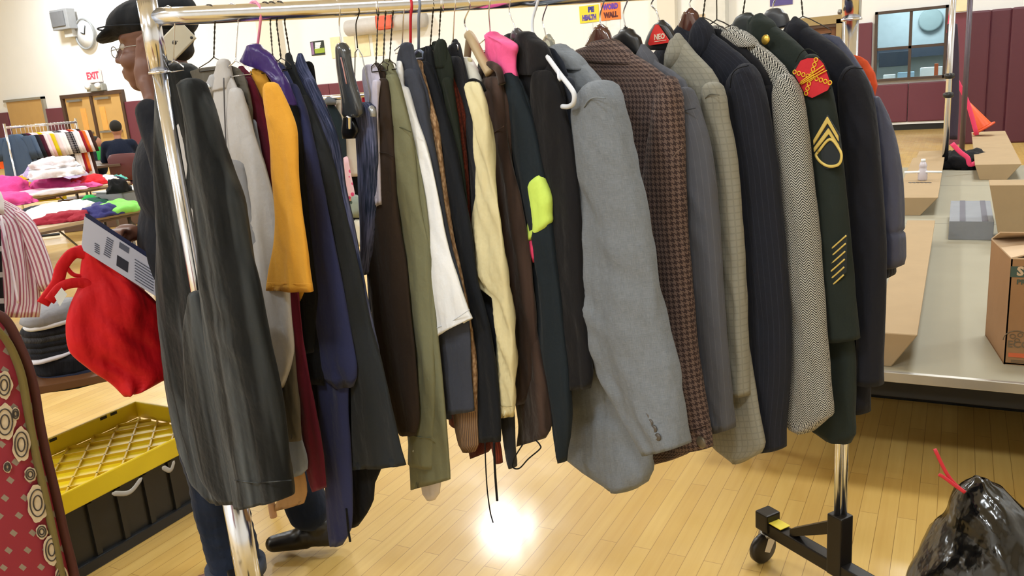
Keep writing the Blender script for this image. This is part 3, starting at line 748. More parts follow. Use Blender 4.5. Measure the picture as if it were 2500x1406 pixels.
g2, p2, s2 = garment('zip_jacket', 'light grey zip jacket with a standing collar, second on the rack', 'jacket', 568,
    [(548, 152), (562, 170), (580, 200), (594, 235), (606, 265)],
    [(225, 562, 590), (262, 556, 603), (330, 553, 622), (400, 559, 646), (500, 573, 672), (600, 606, 689), (700, 638, 704), (813, 655, 713), (860, 662, 716), (915, 668, 701), (947, 679, 689)],
    LG, body=[(160, 536, 558), (185, 522, 566), (215, 512, 580), (260, 508, 592), (330, 514, 600), (420, 535, 620), (600, 560, 640), (800, 590, 650), (950, 620, 670), (1010, 640, 680)],
    hk='metal', hlabel='thin metal hanger of the light grey zip jacket', neck=(575, 148), boff=-.03,
    collar=[(536, 152, 556, 151), (530, 172, 562, 172), (522, 200, 566, 190), (516, 225, 562, 215)])
pt = px_tube('front_panel', [(400, 552, 600), (500, 568, 618), (600, 588, 636), (700, 595, 648), (813, 612, 660), (947, 650, 684), (1067, 682, 697), (1181, 706, 715)], s2, fabric('#8e9097', 'plain', rough=.7), g2, off=.006, dep=.010, seed=3)  # same jacket; its shaded side is put into this darker grey
px_line('zip', [(546, 190), (548, 260), (551, 340), (556, 420)], s2, .016, .0016, plain('zip_grey', '#5a5a60', .5), g2)
px_line('zip_pull', [(506, 208), (512, 214)], s2, .014, .004, WHITEPL, g2)
px_tube('inner_collar', [(190, 512, 532), (215, 500, 528), (240, 494, 520)], p2, fabric('#a8a9ae', 'plain'), g2, off=.004, dep=.008)
# garments whose lower ends show under the grey jacket
TAUPE = fabric('#6a655c', 'plain')
garment('taupe_jacket', 'taupe jacket showing between the light grey jacket and the maroon shirt', 'jacket', 512, [(582, 168), (595, 190), (605, 225), (612, 265)],
    [(265, 585, 610), (500, 610, 650), (800, 650, 715), (900, 690, 722), (1000, 690, 732), (1075, 695, 735)], TAUPE, hem=1040, neck=(522, 140), hlabel='dark wire hanger of the taupe jacket')
garment('blue_shirt', 'pale blue shirt with only its rounded cuff showing above the tan sheepskin', 'shirt', 600, [(590, 178), (600, 200), (608, 240)],
    [(300, 600, 625), (700, 650, 690), (1000, 690, 728), (1075, 697, 738), (1110, 703, 748), (1145, 708, 750), (712, 1165, 738, 1158)], fabric('#8a95ad', 'plain'), hem=1030, off=.004, hk=None)
garment('tan_coat', 'tan sheepskin coat, its hem and toggle hanging below the velvet cuff', 'coat', 540, [(548, 190), (560, 215), (566, 250)],
    [(300, 545, 560), (700, 600, 640), (1000, 660, 700), (1160, 690, 745), (1200, 690, 750), (660, 1250, 742, 1228)], fabric('#b08a5e', 'plain'), hem=1185, off=-.01, hk=None)
tg = px_line('toggle', [(662, 1226), (664, 1240), (668, 1262)], s2, -.03, .0095, fabric('#c29a78', 'plain'), None); set_props(tg, 'pale tan toggle cord under the velvet jacket cuff', 'toggle')
MAR = fabric('#6e1a33', 'velvet', '#8e2a48', sheen=.4)
g, p, s = garment('maroon_shirt', 'maroon velvet shirt left of the mustard shirt', 'shirt', 612,
    [(586, 168), (605, 178), (622, 210), (642, 255), (655, 300)],
    [(200, 590, 618), (260, 598, 640), (340, 622, 662), (430, 642, 672), (550, 655, 690), (700, 690, 722), (850, 708, 742), (1000, 722, 770), (1100, 740, 788), (1170, 756, 795), (766, 1198, 796, 1190)],
    MAR, hem=1120, hk=None)
MUS = fabric('#dda13a', 'plain', sheen=.2, bump=.5)
g, p, s = garment('mustard_shirt', 'mustard yellow short-sleeved shirt', 'shirt', 648,
    [(612, 170), (640, 178), (668, 205), (690, 245), (712, 290)],
    [(215, 646, 682), (260, 646, 704), (310, 655, 722), (360, 660, 726), (430, 663, 728), (520, 672, 738), (600, 668, 748), (660, 657, 755), (651, 708, 763, 712)],
    MUS, body=[(180, 612, 645), (215, 616, 665), (260, 625, 680), (350, 640, 700), (500, 660, 715), (650, 680, 740), (715, 700, 742), (735, 724, 733)], boff=-.02, neck=(666, 142), dep=.026, folds=.006, hlabel='dark twisted wire hanger of the mustard shirt')
px_line('sleeve_hem', [(653, 690), (705, 692), (760, 694)], s, .097, .0009, MUS, g)
SAT = fabric('#43287a', 'plain', rough=.3, sheen=.3, bump=.05); SAT.node_tree.nodes['Principled BSDF'].inputs['Roughness'].default_value = .28
BLK1 = fabric('#15171b', 'plain')
g, p, s = garment('satin_robe', 'black robe with a shiny purple satin hood lining, on a pink hanger', 'robe', 622,
    [(608, 160), (650, 165), (680, 185), (705, 225), (722, 265)],
    [(265, 700, 725), (330, 705, 735), (400, 715, 742), (600, 735, 760), (720, 735, 775), (780, 735, 768), (860, 748, 765)], BLK1, hem=950, hk='plastic', hcol=plain('pink_plastic', '#f08fb0', .35), neck=(628, 118), hlabel='pink plastic hanger over the purple satin hood', off=.005)
px_tube('hood', [(603, 122, 640, 118), (594, 140, 664, 136), (591, 154, 684, 168), (640, 166, 700, 200), (664, 190, 712, 235), (690, 226, 718, 258)], p, SAT, g, off=.02, dep=.014, step=5, folds=.004, open_end=False, seed=4)
NVY = fabric('#3a4170', 'plain', sheen=.3)
g, p, s = garment('blue_sweater', 'royal navy blue sweater with a pointed sleeve end', 'sweater', 664,
    [(676, 150), (695, 158), (712, 190), (738, 240), (752, 290)],
    [(215, 698, 725), (260, 708, 742), (330, 720, 760), (400, 726, 776), (500, 732, 798), (600, 745, 818), (700, 757, 838), (800, 761, 855), (860, 762, 866), (895, 764, 871), (920, 790, 870), (945, 822, 860)],
    NVY, body=[(160, 672, 690), (200, 660, 712), (260, 665, 735), (400, 680, 760), (600, 715, 790), (800, 745, 830), (890, 770, 850), (1000, 780, 850), (1100, 787, 856), (1200, 795, 860), (1290, 800, 858), (1330, 808, 836)],
    boff=-.01, dep=.028, neck=(686, 142), hlabel='dark twisted wire hanger of the royal navy sweater')
px_line('side_slit', [(846, 1240), (850, 1290), (855, 1322)], p, .006, .003, BLK1, g)
CHA = fabric('#32373c', 'plain', sheen=.2)
g, p, s = garment('charcoal_jacket', 'wide charcoal jacket hanging low behind the navy sweater', 'jacket', 680,
    [(686, 138), (702, 148), (722, 185), (752, 240), (770, 285)],
    [(240, 730, 750), (300, 745, 776), (400, 775, 812), (500, 792, 838), (600, 812, 862), (700, 835, 884), (800, 845, 905), (900, 855, 935), (1000, 858, 958), (1080, 860, 976), (860, 1146, 991, 1135)],
    CHA, hem=1110, off=.012, hk=None, folds=.008, kwS=dict(seg=36))
DEN = fabric('#303c5e', 'denim', '#7d83ae')
g, p, s = garment('denim_shirt', 'faded blue denim shirt left of the gap in the row', 'shirt', 684,
    [(712, 138), (730, 140), (748, 170), (778, 225), (800, 275), (815, 315)],
    [(200, 745, 768), (260, 765, 794), (330, 792, 824), (400, 806, 838), (450, 815, 843), (560, 842, 867), (650, 860, 884), (750, 882, 901), (860, 905, 924), (915, 915, 931)],
    DEN, hem=900, off=.0, dep=.012, neck=(710, 148), hlabel='dark twisted wire hanger of the faded denim shirt')
garment('black_shirt', 'black shirt with a ragged low hem left of the olive shirt', 'shirt', 715,
    [(735, 165), (760, 210), (780, 260)], [(300, 780, 790), (700, 850, 880), (1000, 850, 925), (1140, 858, 932), (1180, 858, 915), (1220, 860, 912), (1255, 861, 895), (1285, 860, 872)], BLK1, hem=960, hk=None, off=-.012, folds=.01, far=False)
# ---- the gap: an empty clip hanger and jeans on a wire hanger
H = hook_pt(820); pc = Plane((H.x, H.y, 0), -26)
e = empty('clip_hanger', (H.x, H.y, 1.5), 'glossy dark plastic clip hanger hanging alone in the gap', 'hanger')
GLO = plain('glossy_dark_plastic', '#3b3f44', .18, coat=.5)
px_tube('arm', [(112, 828, 842), (122, 825, 849), (160, 827, 854), (200, 832, 864), (240, 838, 876), (275, 838, 884), (286, 842, 880)], pc, GLO, e, dep=.014, folds=0, seed=1, open_end=False, crease=0)
px_line('stripe', [(832, 140), (838, 165), (846, 205)], pc, .0165, .0016, plain('pink_stripe', '#b98a88', .4), e)
px_line('clip', [(852, 284), (852, 300), (852, 314)], pc, .018, .0065, CHROME, e)
tube('hook', smooth_path([H+pc.e*-.02+Vector((0, 0, 0)), H+Vector((0, 0, .022)), H+pc.e*.022, pc.hit(828, 60), pc.hit(835, 114)], 6), .0016, CHROME, e)
px_tube('rubber_pad', [(286, 842, 862), (320, 836, 874), (338, 840, 866)], pc, BLACKPL, e, off=-.004, dep=.01, folds=0, open_end=False, crease=0)
H = hook_pt(866); pj = Plane((H.x, H.y, 0), -28)
e = empty('clothes_hanger', (H.x, H.y, 1.5), 'open triangular wire hanger holding the folded jeans', 'hanger')
tube('hook', smooth_path([H+pj.e*-.021, H+Vector((0, 0, .022)), H+pj.e*.022+Vector((0, 0, -.01)), pj.hit(869, 60), pj.hit(873, 118)], 6), .0014, WIRE, e)
tube('frame', [pj.hit(873, 120), pj.hit(867, 128), pj.hit(866, 195), pj.hit(866, 265), pj.hit(902, 262), pj.hit(904, 232), pj.hit(884, 135), pj.hit(875, 120)], .0013, GREYMET, e)
e = empty('folded_jeans', pj.hit(890, 300), 'blue jeans folded over the open wire hanger in the gap', 'jeans')
px_tube('leg', [(262, 872, 912), (285, 872, 914), (340, 875, 917), (400, 879, 919), (500, 882, 915), (600, 886, 907), (670, 890, 898)], pj, fabric('#33415f', 'denim', '#8f94c4'), e, dep=.016, folds=.004)
px_tube('leg', [(275, 893, 920), (400, 898, 922), (600, 895, 915), (760, 905, 915)], pj, fabric('#232c40', 'denim', '#465272'), e, off=-.012, dep=.008)
px_line('rolled_waist', [(906, 264), (911, 272), (912, 284)], pj, .012, .008, plain('metal_button', '#9a9da0', .35, .6), e)
# ---- middle group
g, p, s = garment('lavender_shirt', 'pale lavender shirt, a thin slice left of the brown sweater', 'shirt', 912,
    [(918, 168), (924, 190), (926, 230)], [(200, 914, 926), (260, 908, 924), (330, 912, 924), (500, 915, 930)], fabric('#c9c6dc', 'plain'), hem=500, neck=(918, 152), dep=.01, off=0, hlabel='dark twisted wire hanger of the pale lavender shirt', far=False)
g, p, s = garment('brown_sweater', 'dark brown sweater with a seamed cuffless sleeve, right of the gap', 'sweater', 930,
    [(920, 158), (930, 162), (940, 195), (950, 245), (957, 300)],
    [(200, 922, 944), (250, 920, 952), (310, 918, 957), (375, 917, 962), (450, 910, 964), (550, 902, 974), (650, 902, 990), (750, 906, 1000), (850, 915, 1012), (950, 936, 1020), (1020, 958, 1024), (1062, 978, 1016)],
    fabric('#44372f', 'plain'), hem=980, dep=.028, neck=(936, 150), hlabel='dark twisted wire hanger of the brown sweater')
px_line('sleeve_seam', [(919, 374), (940, 373), (960, 382)], s, .0165, .0013, fabric('#352a24', 'plain'), g)
OLV = fabric('#7c7d62', 'plain', rough=.8)
g, p, s = garment('olive_shirt', 'olive green cotton shirt with a buttoned cuff', 'shirt', 948,
    [(940, 142), (952, 150), (966, 190), (985, 245), (998, 300)],
    [(190, 944, 968), (250, 948, 986), (320, 955, 1004), (400, 962, 1014), (500, 975, 1026), (600, 990, 1044), (700, 1004, 1050), (800, 1012, 1056), (900, 1020, 1062), (1000, 1008, 1062), (1060, 1000, 1060), (996, 1132, 1058, 1145)],
    OLV, body=[(150, 938, 952), (200, 930, 975), (300, 935, 1000), (500, 950, 1040), (700, 970, 1058), (900, 985, 1078), (1000, 990, 1086), (1100, 1000, 1094), (1150, 1002, 1098), (1003, 1195, 1099, 1170)],
    hem=1150, boff=-.005, dep=.022, neck=(951, 148), folds=.007, hlabel='dark twisted wire hanger of the olive shirt')
px_line('cuff_edge', [(1001, 1062), (1028, 1068), (1059, 1070)], s, .0165, .0014, OLV, g)
px_line('cuff_button', [(1010, 1100), (1011, 1101)], s, .0165, .004, plain('shell_button', '#c9c9ba', .3), g)
px_line('shoulder_seam', [(956, 308), (980, 312), (1003, 322)], s, .0165, .0012, fabric('#5c5e46', 'plain'), g)
WHT = fabric('#f0f3f8', 'plain', rough=.85, bump=.3)
g, p, s = garment('polo_shirt', 'white short-sleeved polo shirt', 'shirt', 962,
    [(952, 158), (968, 168), (984, 205), (1000, 255), (1015, 300)],
    [(220, 972, 994), (280, 980, 1012), (350, 995, 1036), (420, 1008, 1056), (500, 1015, 1072), (600, 1020, 1094), (700, 1032, 1122), (760, 1044, 1142), (1056, 830, 1153, 776)],
    WHT, hem=1150, dep=.032, hk=None, off=.03, folds=.008, kwS=dict(seg=36))
px_line('sleeve_hem', [(1052, 806), (1100, 786), (1146, 756)], s, .0175, .0009, fabric('#cdd4e2', 'plain'), g)
tt = px_tube('undershirt_tail', [(1120, 1020, 1070), (1180, 1028, 1075), (1205, 1032, 1072), (1220, 1044, 1062)], p, fabric('#d9cfc9', 'plain'), g, off=-.01, dep=.008, open_end=False)
SLT = fabric('#474c5b', 'plain', sheen=.3)
g, p, s = garment('slate_jacket', 'slate blue jacket with a tall collar, behind the white polo', 'jacket', 975,
    [(990, 112), (1005, 125), (1018, 165), (1036, 215), (1045, 250)],
    [(180, 988, 1020), (230, 992, 1036), (300, 1010, 1048), (400, 1032, 1066), (500, 1045, 1082), (600, 1052, 1100), (700, 1056, 1128), (800, 1060, 1146), (900, 1064, 1150), (980, 1070, 1156), (1078, 1012, 1157, 1003)],
    SLT, hem=1035, dep=.03, off=.02, neck=(982, 106), hk='metal', hlabel='metal hanger of the slate blue jacket',
    collar=[(112, 984, 1003), (130, 976, 1008), (155, 972, 1014), (180, 974, 1018)])
TAN = fabric('#b59675', 'knit', '#8b6a4b', bump=.8)
g, p, s = garment('crochet_cardigan', 'tan crochet cardigan with a ribbed hem', 'cardigan', 992,
    [(1008, 158), (1025, 163), (1036, 200), (1052, 245), (1066, 290)],
    [(185, 1012, 1034), (240, 1026, 1050), (300, 1042, 1068), (380, 1052, 1078), (460, 1062, 1088), (560, 1078, 1103), (680, 1104, 1130), (780, 1125, 1150), (880, 1138, 1163), (980, 1142, 1164), (1005, 1140, 1162)],
    TAN, hem=940, dep=.014, off=.012, neck=(1002, 150), hk='plastic', hcol=plain('red_plastic', '#c8243a', .35), hlabel='red plastic hanger of the tan crochet cardigan')
px_tube('ribbed_hem', [(980, 1105, 1165), (1040, 1110, 1166), (1085, 1120, 1168), (1102, 1132, 1160)], p, fabric('#a3815f', 'rib', '#7d5d44', bump=.9), g, dep=.010, off=.0, folds=.003)
NB = fabric('#1d222b', 'plain', sheen=.2)
g, p, s = garment('navy_sweater', 'dark navy sweater hanging long behind the tan cardigan', 'sweater', 1012,
    [(1020, 125), (1036, 130), (1050, 165), (1072, 220), (1088, 280)],
    [(160, 1024, 1048), (210, 1032, 1066), (280, 1055, 1088), (360, 1070, 1110), (450, 1080, 1128), (560, 1092, 1150), (680, 1110, 1165), (780, 1135, 1190), (880, 1150, 1208), (980, 1155, 1218), (1040, 1158, 1222), (1160, 1076, 1222, 1078)],
    NB, hem=1020, dep=.024, off=.008, neck=(1022, 122), hk='plastic', hcol=plain('slate_plastic', '#7c8aa6', .35), hlabel='slate blue plastic hanger of the dark navy sweater')
g, p, s = garment('dark_green_shirt', 'dark green shirt collar hanging just right of the navy sweater', 'shirt', 1047,
    [(1062, 108), (1085, 110), (1098, 140), (1104, 180)], [(200, 1080, 1104), (350, 1100, 1125), (500, 1120, 1140)], fabric('#232c22', 'plain'), hem=900, neck=(1050, 120), off=0, dep=.01, far=False, hlabel='dark twisted wire hanger of the dark green shirt',
    collar=[(106, 1066, 1088), (122, 1060, 1092), (150, 1057, 1094), (165, 1060, 1092)])
RST = fabric('#7c3625', 'knit', '#5f2519', scale=.6)
g, p, s = garment('rust_sweater', 'rust brown sweater with a ribbed collar', 'sweater', 1066,
    [(1062, 152), (1085, 156), (1104, 190), (1122, 240), (1133, 285)],
    [(215, 1082, 1112), (270, 1090, 1124), (340, 1102, 1134), (410, 1118, 1140), (500, 1126, 1144), (700, 1130, 1150)],
    RST, hem=1090, dep=.016, off=.008, neck=(1071, 112), hlabel='dark twisted wire hanger of the rust sweater',
    collar=[(150, 1066, 1092), (165, 1056, 1098), (185, 1054, 1104), (212, 1072, 1110)], cmat=fabric('#84402c', 'rib', '#6a2c1c'))
px_tube('hem_band', [(1060, 1140, 1215), (1085, 1142, 1205), (1150, 1120, 1190, 1104)], p, fabric('#6a281a', 'rib', '#521b11'), g, dep=.012, off=.0)
px_tube('cuff', [(1050, 1195, 1215), (1100, 1204, 1224), (1130, 1212, 1226)], s, fabric('#8a3b28', 'rib', '#6a281a'), g, dep=.007, off=.004)
CHK = fabric('#33353d', 'plain', sheen=.4, bump=.6)
g, p, s = garment('charcoal_cardigan', 'charcoal knit cardigan between the rust sweater and the cream windbreaker', 'cardigan', 1100,
    [(1108, 104), (1118, 108), (1128, 150), (1142, 205), (1155, 260)],
    [(150, 1096, 1126), (210, 1106, 1138), (280, 1122, 1152), (360, 1136, 1166), (450, 1145, 1175), (600, 1150, 1180), (800, 1160, 1215), (950, 1190, 1245), (1040, 1228, 1252), (1100, 1236, 1254), (1142, 1246, 1254)],
    CHK, hem=1060, dep=.016, off=.0, neck=(1106, 104), hk='metal', hlabel='steel hanger with a black neck, of the charcoal cardigan', collar=[(106, 1108, 1117), (125, 1092, 1120), (150, 1086, 1124), (180, 1090, 1128)])
CRM = fabric('#d8cfa6', 'plain', rough=.55, sheen=.05, bump=.1)
g, p, s = garment('windbreaker', 'cream windbreaker with a white collar and black drawcord', 'jacket', 1122,
    [(1125, 150), (1142, 158), (1158, 190), (1176, 230), (1190, 275)],
    [(212, 1143, 1172), (250, 1150, 1184), (300, 1158, 1192), (370, 1162, 1200), (440, 1164, 1207), (520, 1157, 1218), (600, 1151, 1228), (655, 1147, 1236), (700, 1172, 1241), (725, 1205, 1243), (780, 1212, 1250), (860, 1212, 1255), (940, 1220, 1254), (985, 1222, 1254), (1221, 1016, 1252, 1018)],
    CRM, hem=990, dep=.026, off=.028, hk=None, folds=.009, crease=3.0,
    collar=[(149, 1128, 1148), (162, 1121, 1158), (180, 1124, 1166), (200, 1138, 1172), (215, 1148, 1176)], cmat=fabric('#dddcd4', 'plain', rough=.5), kwS=dict(seg=40))
px_line('drawcord', [(1136, 206), (1145, 198), (1160, 196), (1176, 206), (1184, 222)], p, .0165, .004, BLK1, g)
px_line('cuff_seam', [(1223, 990), (1238, 993), (1253, 991)], s, .059, .0009, fabric('#b3a97f', 'plain'), g)
BRV = fabric('#35261f', 'velvet', '#6b544b', sheen=.5)
g, p, s = garment('velour_robe', 'dark brown velour robe with a rolled collar on a pale wooden hanger', 'robe', 1138,
    [(1182, 160), (1205, 162), (1222, 190), (1235, 235), (1245, 290)],
    [(200, 1178, 1224), (250, 1184, 1230), (330, 1196, 1238), (400, 1198, 1250), (480, 1204, 1270), (560, 1212, 1284), (660, 1224, 1298), (760, 1246, 1304), (860, 1254, 1308), (940, 1256, 1300), (985, 1256, 1282)],
    BRV, hem=1060, dep=.03, off=.02, hk=None, folds=.01, bfolds=.012, kwS=dict(seg=40), body=[(170, 1180, 1215), (250, 1185, 1240), (400, 1200, 1250), (600, 1215, 1282), (800, 1250, 1306), (950, 1255, 1335), (1040, 1265, 1345), (1262, 1090, 1330, 1070)])
px_line('rolled_collar', [(1172, 208), (1178, 172), (1196, 158), (1216, 170), (1226, 205)], p, .008, .0085, BRV, g, n=8)
px_line('seam', [(1200, 328), (1215, 318), (1230, 308)], s, .019, .001, fabric('#6b544b', 'plain'), g)
WDP = plain('pale_wood', '#b59f7c', .45)
H = hook_pt(1135); e = empty('clothes_hanger', (H.x, H.y, 1.55), 'pale wooden suit hanger above the brown velour robe', 'hanger')
px_line('shoulder_arm', [(1143, 84), (1152, 96), (1166, 124), (1184, 158), (1196, 180)], p, .012, .0115, WDP, e, n=6)
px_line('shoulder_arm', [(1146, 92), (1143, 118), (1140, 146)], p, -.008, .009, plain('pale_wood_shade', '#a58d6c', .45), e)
tube('hook', smooth_path([H+p.e*-.021, H+Vector((0, 0, .021)), H+p.e*.022+Vector((0, 0, -.01)), p.hit(1134, 52), p.hit(1145, 86)], 6), .0018, CHROME, e)
SKI = fabric('#242f38', 'plain', sheen=.15)
g, p, s = garment('ski_jacket', 'dark teal ski jacket with a bright pink collar and lime sleeve band', 'jacket', 1185,
    [(1230, 165), (1248, 172), (1268, 200), (1285, 240), (1298, 290)],
    [(185, 1234, 1256), (230, 1238, 1276), (300, 1246, 1300), (380, 1256, 1318), (450, 1268, 1332), (530, 1280, 1344), (600, 1292, 1352), (680, 1302, 1362), (760, 1312, 1370), (850, 1312, 1380), (920, 1324, 1388), (1000, 1344, 1392), (1070, 1358, 1388), (1095, 1362, 1384), (1126, 1368, 1382)],
    SKI, hem=990, dep=.024, off=.018, neck=(1197, 82), hk='metal', hlabel='steel hanger of the ski jacket with the pink collar', folds=.007)
PNK = fabric('#f2609b', 'plain', rough=.6)
px_tube('collar', [(1193, 86, 1208, 84), (1190, 104, 1256, 108), (1189, 140, 1257, 140), (1194, 170, 1258, 168), (1212, 200, 1258, 195), (1224, 232, 1236, 214)], p, PNK, g, off=.004, dep=.018, step=6, folds=.005, open_end=False, crease=2)
px_tube('lime_band', [(1292, 462, 1326, 432), (1293, 500, 1344, 480), (1293, 530, 1345, 520), (1290, 560, 1343, 546), (1293, 590, 1302, 586)], s, fabric('#cdea6a', 'plain', rough=.6), g, off=.006, dep=.0155, step=6, folds=.002, open_end=False)
px_tube('pink_stripe', [(1294, 588, 1300, 588), (1297, 610, 1306, 610), (1303, 640, 1309, 640)], s, fabric('#e0446c', 'plain'), g, off=.012, dep=.008, folds=0)
BKC = fabric('#1b1b20', 'plain', sheen=.25)
g, p, s = garment('black_coat', 'black wool coat with a broad collar, left of the big grey plaid jacket', 'coat', 1235,
    [(1268, 90), (1300, 95), (1330, 112), (1352, 155), (1368, 205), (1378, 245)],
    [(185, 1303, 1348), (225, 1298, 1368), (280, 1302, 1382), (360, 1312, 1398), (450, 1325, 1410), (550, 1338, 1418), (650, 1350, 1424), (750, 1368, 1432), (850, 1380, 1440), (920, 1388, 1446), (948, 1394, 1440)],
    BKC, hem=935, dep=.03, off=.006, neck=(1262, 80), hk='metal', hlabel='steel hanger with a dark shoulder piece in the black coat',
    collar=[(90, 1268, 1302), (105, 1258, 1326), (130, 1256, 1340), (160, 1258, 1345), (182, 1262, 1330)])
px_tube('hanger_shoulder', [(72, 1258, 1266), (84, 1252, 1276), (98, 1251, 1280)], p, plain('dark_hanger', '#3c3a40', .3), g, dep=.012, off=.0, folds=0, step=5, crease=0)
# charcoal lapel jacket on the white tubular hanger
g, p, s = garment('lapel_jacket', 'dark blue grey jacket under the white tubular hanger', 'jacket', 1290,
    [(1350, 120), (1372, 150), (1385, 190), (1395, 230)],
    [(200, 1370, 1400), (260, 1376, 1410), (330, 1385, 1418), (420, 1392, 1424), (560, 1402, 1430), (700, 1408, 1436), (900, 1415, 1450)], fabric('#373d4a', 'plain'), hem=900, hk=None, off=-.004, far=False)
H = hook_pt(1303); e = empty('clothes_hanger', (H.x, H.y, 1.5), 'white tubular plastic hanger slanting over the grey plaid jacket', 'hanger')
pw = Plane((H.x, H.y, 0), -36)
W1 = plain('white_tube_plastic', '#d7dde8', .3)
P = smooth_path([pw.hit(1303, 96, .03), pw.hit(1330, 130, .05), pw.hit(1365, 178, .06), pw.hit(1393, 214, .065), pw.hit(1402, 232, .065), pw.hit(1400, 252, .065), pw.hit(1388, 260, .065), pw.hit(1373, 260, .065)], 6)
tube('frame', P, .0052, W1, e, 12)
tube('strap_notch', [pw.hit(1362, 172, .065), pw.hit(1364, 190, .068), pw.hit(1368, 196, .068)], .003, W1, e)
tube('hook', smooth_path([H+pw.e*-.023, H+Vector((0, 0, .024)), H+pw.e*.024, pw.hit(1300, 50, .015), pw.hit(1303, 96, .03)], 6), .0034, W1, e)
# ---- the suits
GLN = fabric('#858b93', 'glen', '#5f656c', sheen=.1)
g, p, s = garment('plaid_jacket', 'large light grey plaid suit jacket with four cuff buttons', 'suit jacket', 1330,
    [(1345, 122), (1378, 120), (1408, 138), (1440, 165), (1468, 192), (1492, 222)],
    [(210, 1440, 1490), (235, 1420, 1506), (280, 1408, 1520), (350, 1407, 1538), (430, 1410, 1556), (520, 1416, 1575), (620, 1421, 1592), (700, 1421, 1604), (760, 1426, 1614), (830, 1441, 1628), (900, 1468, 1644), (970, 1502, 1655), (1040, 1540, 1666), (1582, 1108, 1672, 1086)],
    GLN, body=[(130, 1338, 1392), (155, 1320, 1425), (190, 1320, 1460), (240, 1325, 1490), (400, 1330, 1520), (600, 1345, 1545), (800, 1355, 1565), (950, 1360, 1580), (1050, 1362, 1588), (1100, 1366, 1592), (1150, 1425, 1590), (1475, 1180, 1576, 1178), (1500, 1192, 1545, 1196)],
    dep=.042, bdep=.03, off=.04, neck=(1338, 92), hk=None, folds=.013, crease=2.5, kwS=dict(seg=48, fold_freq=14), smat=GLN,
    collar=[(1350, 122, 1378, 118), (1344, 138, 1402, 132), (1358, 155, 1420, 150), (1380, 166, 1430, 170)])
px_line('armhole_seam', [(1426, 262), (1436, 246), (1452, 238), (1478, 240)], s, .083, .0013, fabric('#787f86', 'plain'), g)
for k, (bx_, by_) in enumerate(((1581, 1015), (1590, 1031), (1599, 1046), (1608, 1066))):
    c = s.hit(bx_, by_, .08); lathe('cuff_button', c, [(.001, 0), (.0075, 0), (.0085, .002), (.007, .0045), (.001, .0035)], plain('button_brown', '#4d4844', .3), g, 16, s.n)
H = hook_pt(1330); e = empty('clothes_hanger', (H.x, H.y, 1.55), 'clear plastic hanger with a rounded top behind the white hanger', 'hanger')
pq = p
cl = plain('clear_plastic', '#d6d8cc', .08, trans=.75, noise_amt=0)
px_tube('top_plate', [(88, 1333, 1344), (97, 1324, 1352), (120, 1322, 1356)], pq, cl, e, dep=.006, folds=0, step=5, crease=0)
tube('hook', smooth_path([H+pq.e*-.021, H+Vector((0, 0, .021)), H+pq.e*.022, pq.hit(1325, 45), pq.hit(1329, 70), pq.hit(1335, 95)], 6), .0016, CHROME, e)
HND = fabric('#78645c', 'hounds', '#473736', sheen=.15, bump=.4)
g, p, s = garment('houndstooth_coat', 'brown houndstooth wool coat with one cuff button', 'coat', 1465,
    [(1500, 108), (1540, 122), (1580, 142), (1615, 165), (1640, 188), (1650, 212)],
    [(195, 1618, 1646), (230, 1612, 1654), (300, 1600, 1660), (380, 1585, 1664), (470, 1570, 1668), (560, 1568, 1672), (650, 1582, 1680), (750, 1600, 1688), (850, 1625, 1696), (930, 1650, 1706), (990, 1662, 1716), (1035, 1664, 1724), (1660, 1098, 1734, 1092)],
    HND, body=[(128, 1430, 1535), (160, 1415, 1590), (190, 1412, 1630), (240, 1418, 1645), (350, 1430, 1640), (500, 1470, 1640), (700, 1520, 1650), (900, 1570, 1690), (1040, 1585, 1700), (1100, 1588, 1690), (1590, 1134, 1654, 1118)],
    dep=.032, off=.02, bdep=.024, hk=None, kwS=dict(seg=40),
    collar=[(1442, 112, 1512, 106), (1412, 121, 1534, 122), (1412, 136, 1548, 140), (1432, 148, 1560, 156)])
px_line('cuff_seam', [(1664, 1040), (1690, 1050), (1724, 1040)], s, .054, .0014, fabric('#3b2925', 'plain'), g)
lathe('cuff_button', s.hit(1713, 1079, .05), [(.001, 0), (.013, 0), (.014, .002), (.011, .005), (.001, .004)], plain('pewter_button', '#6d6558', .35, .4), g, 20, s.n)
px_line('sleeve_seam', [(1640, 390), (1652, 372), (1664, 362)], s, .05, .0008, fabric('#8d7a70', 'plain'), g)
def dome_hanger(hx, rows, pl, mat, lab, hook_pts, dep=.012, extra=None):
    H = hook_pt(hx); e = empty('clothes_hanger', (H.x, H.y, 1.55), lab, 'hanger')
    px_tube('shoulder_piece', rows, pl, mat, e, dep=dep, folds=0, step=5, seg=28, open_end=False, crease=0)
    tube('hook', smooth_path([H+pl.e*-.0215, H+Vector((0, 0, .0215)), H+pl.e*.022+Vector((0, 0, -.006))]+[pl.hit(*q) for q in hook_pts], 6), .0018, CHROME, e)
    return e
BRP = plain('brown_glossy_plastic', '#4e2b24', .15, coat=.6, noise_amt=.02)
dome_hanger(1462, [(63, 1461, 1472), (68, 1454, 1480), (80, 1447, 1487), (95, 1438, 1493), (112, 1430, 1500)], p, BRP, 'glossy brown plastic hanger in the houndstooth coat', [(1465, 35), (1466, 64)], .013)
CGR = fabric('#5b5d66', 'pin', '#6d6f78')
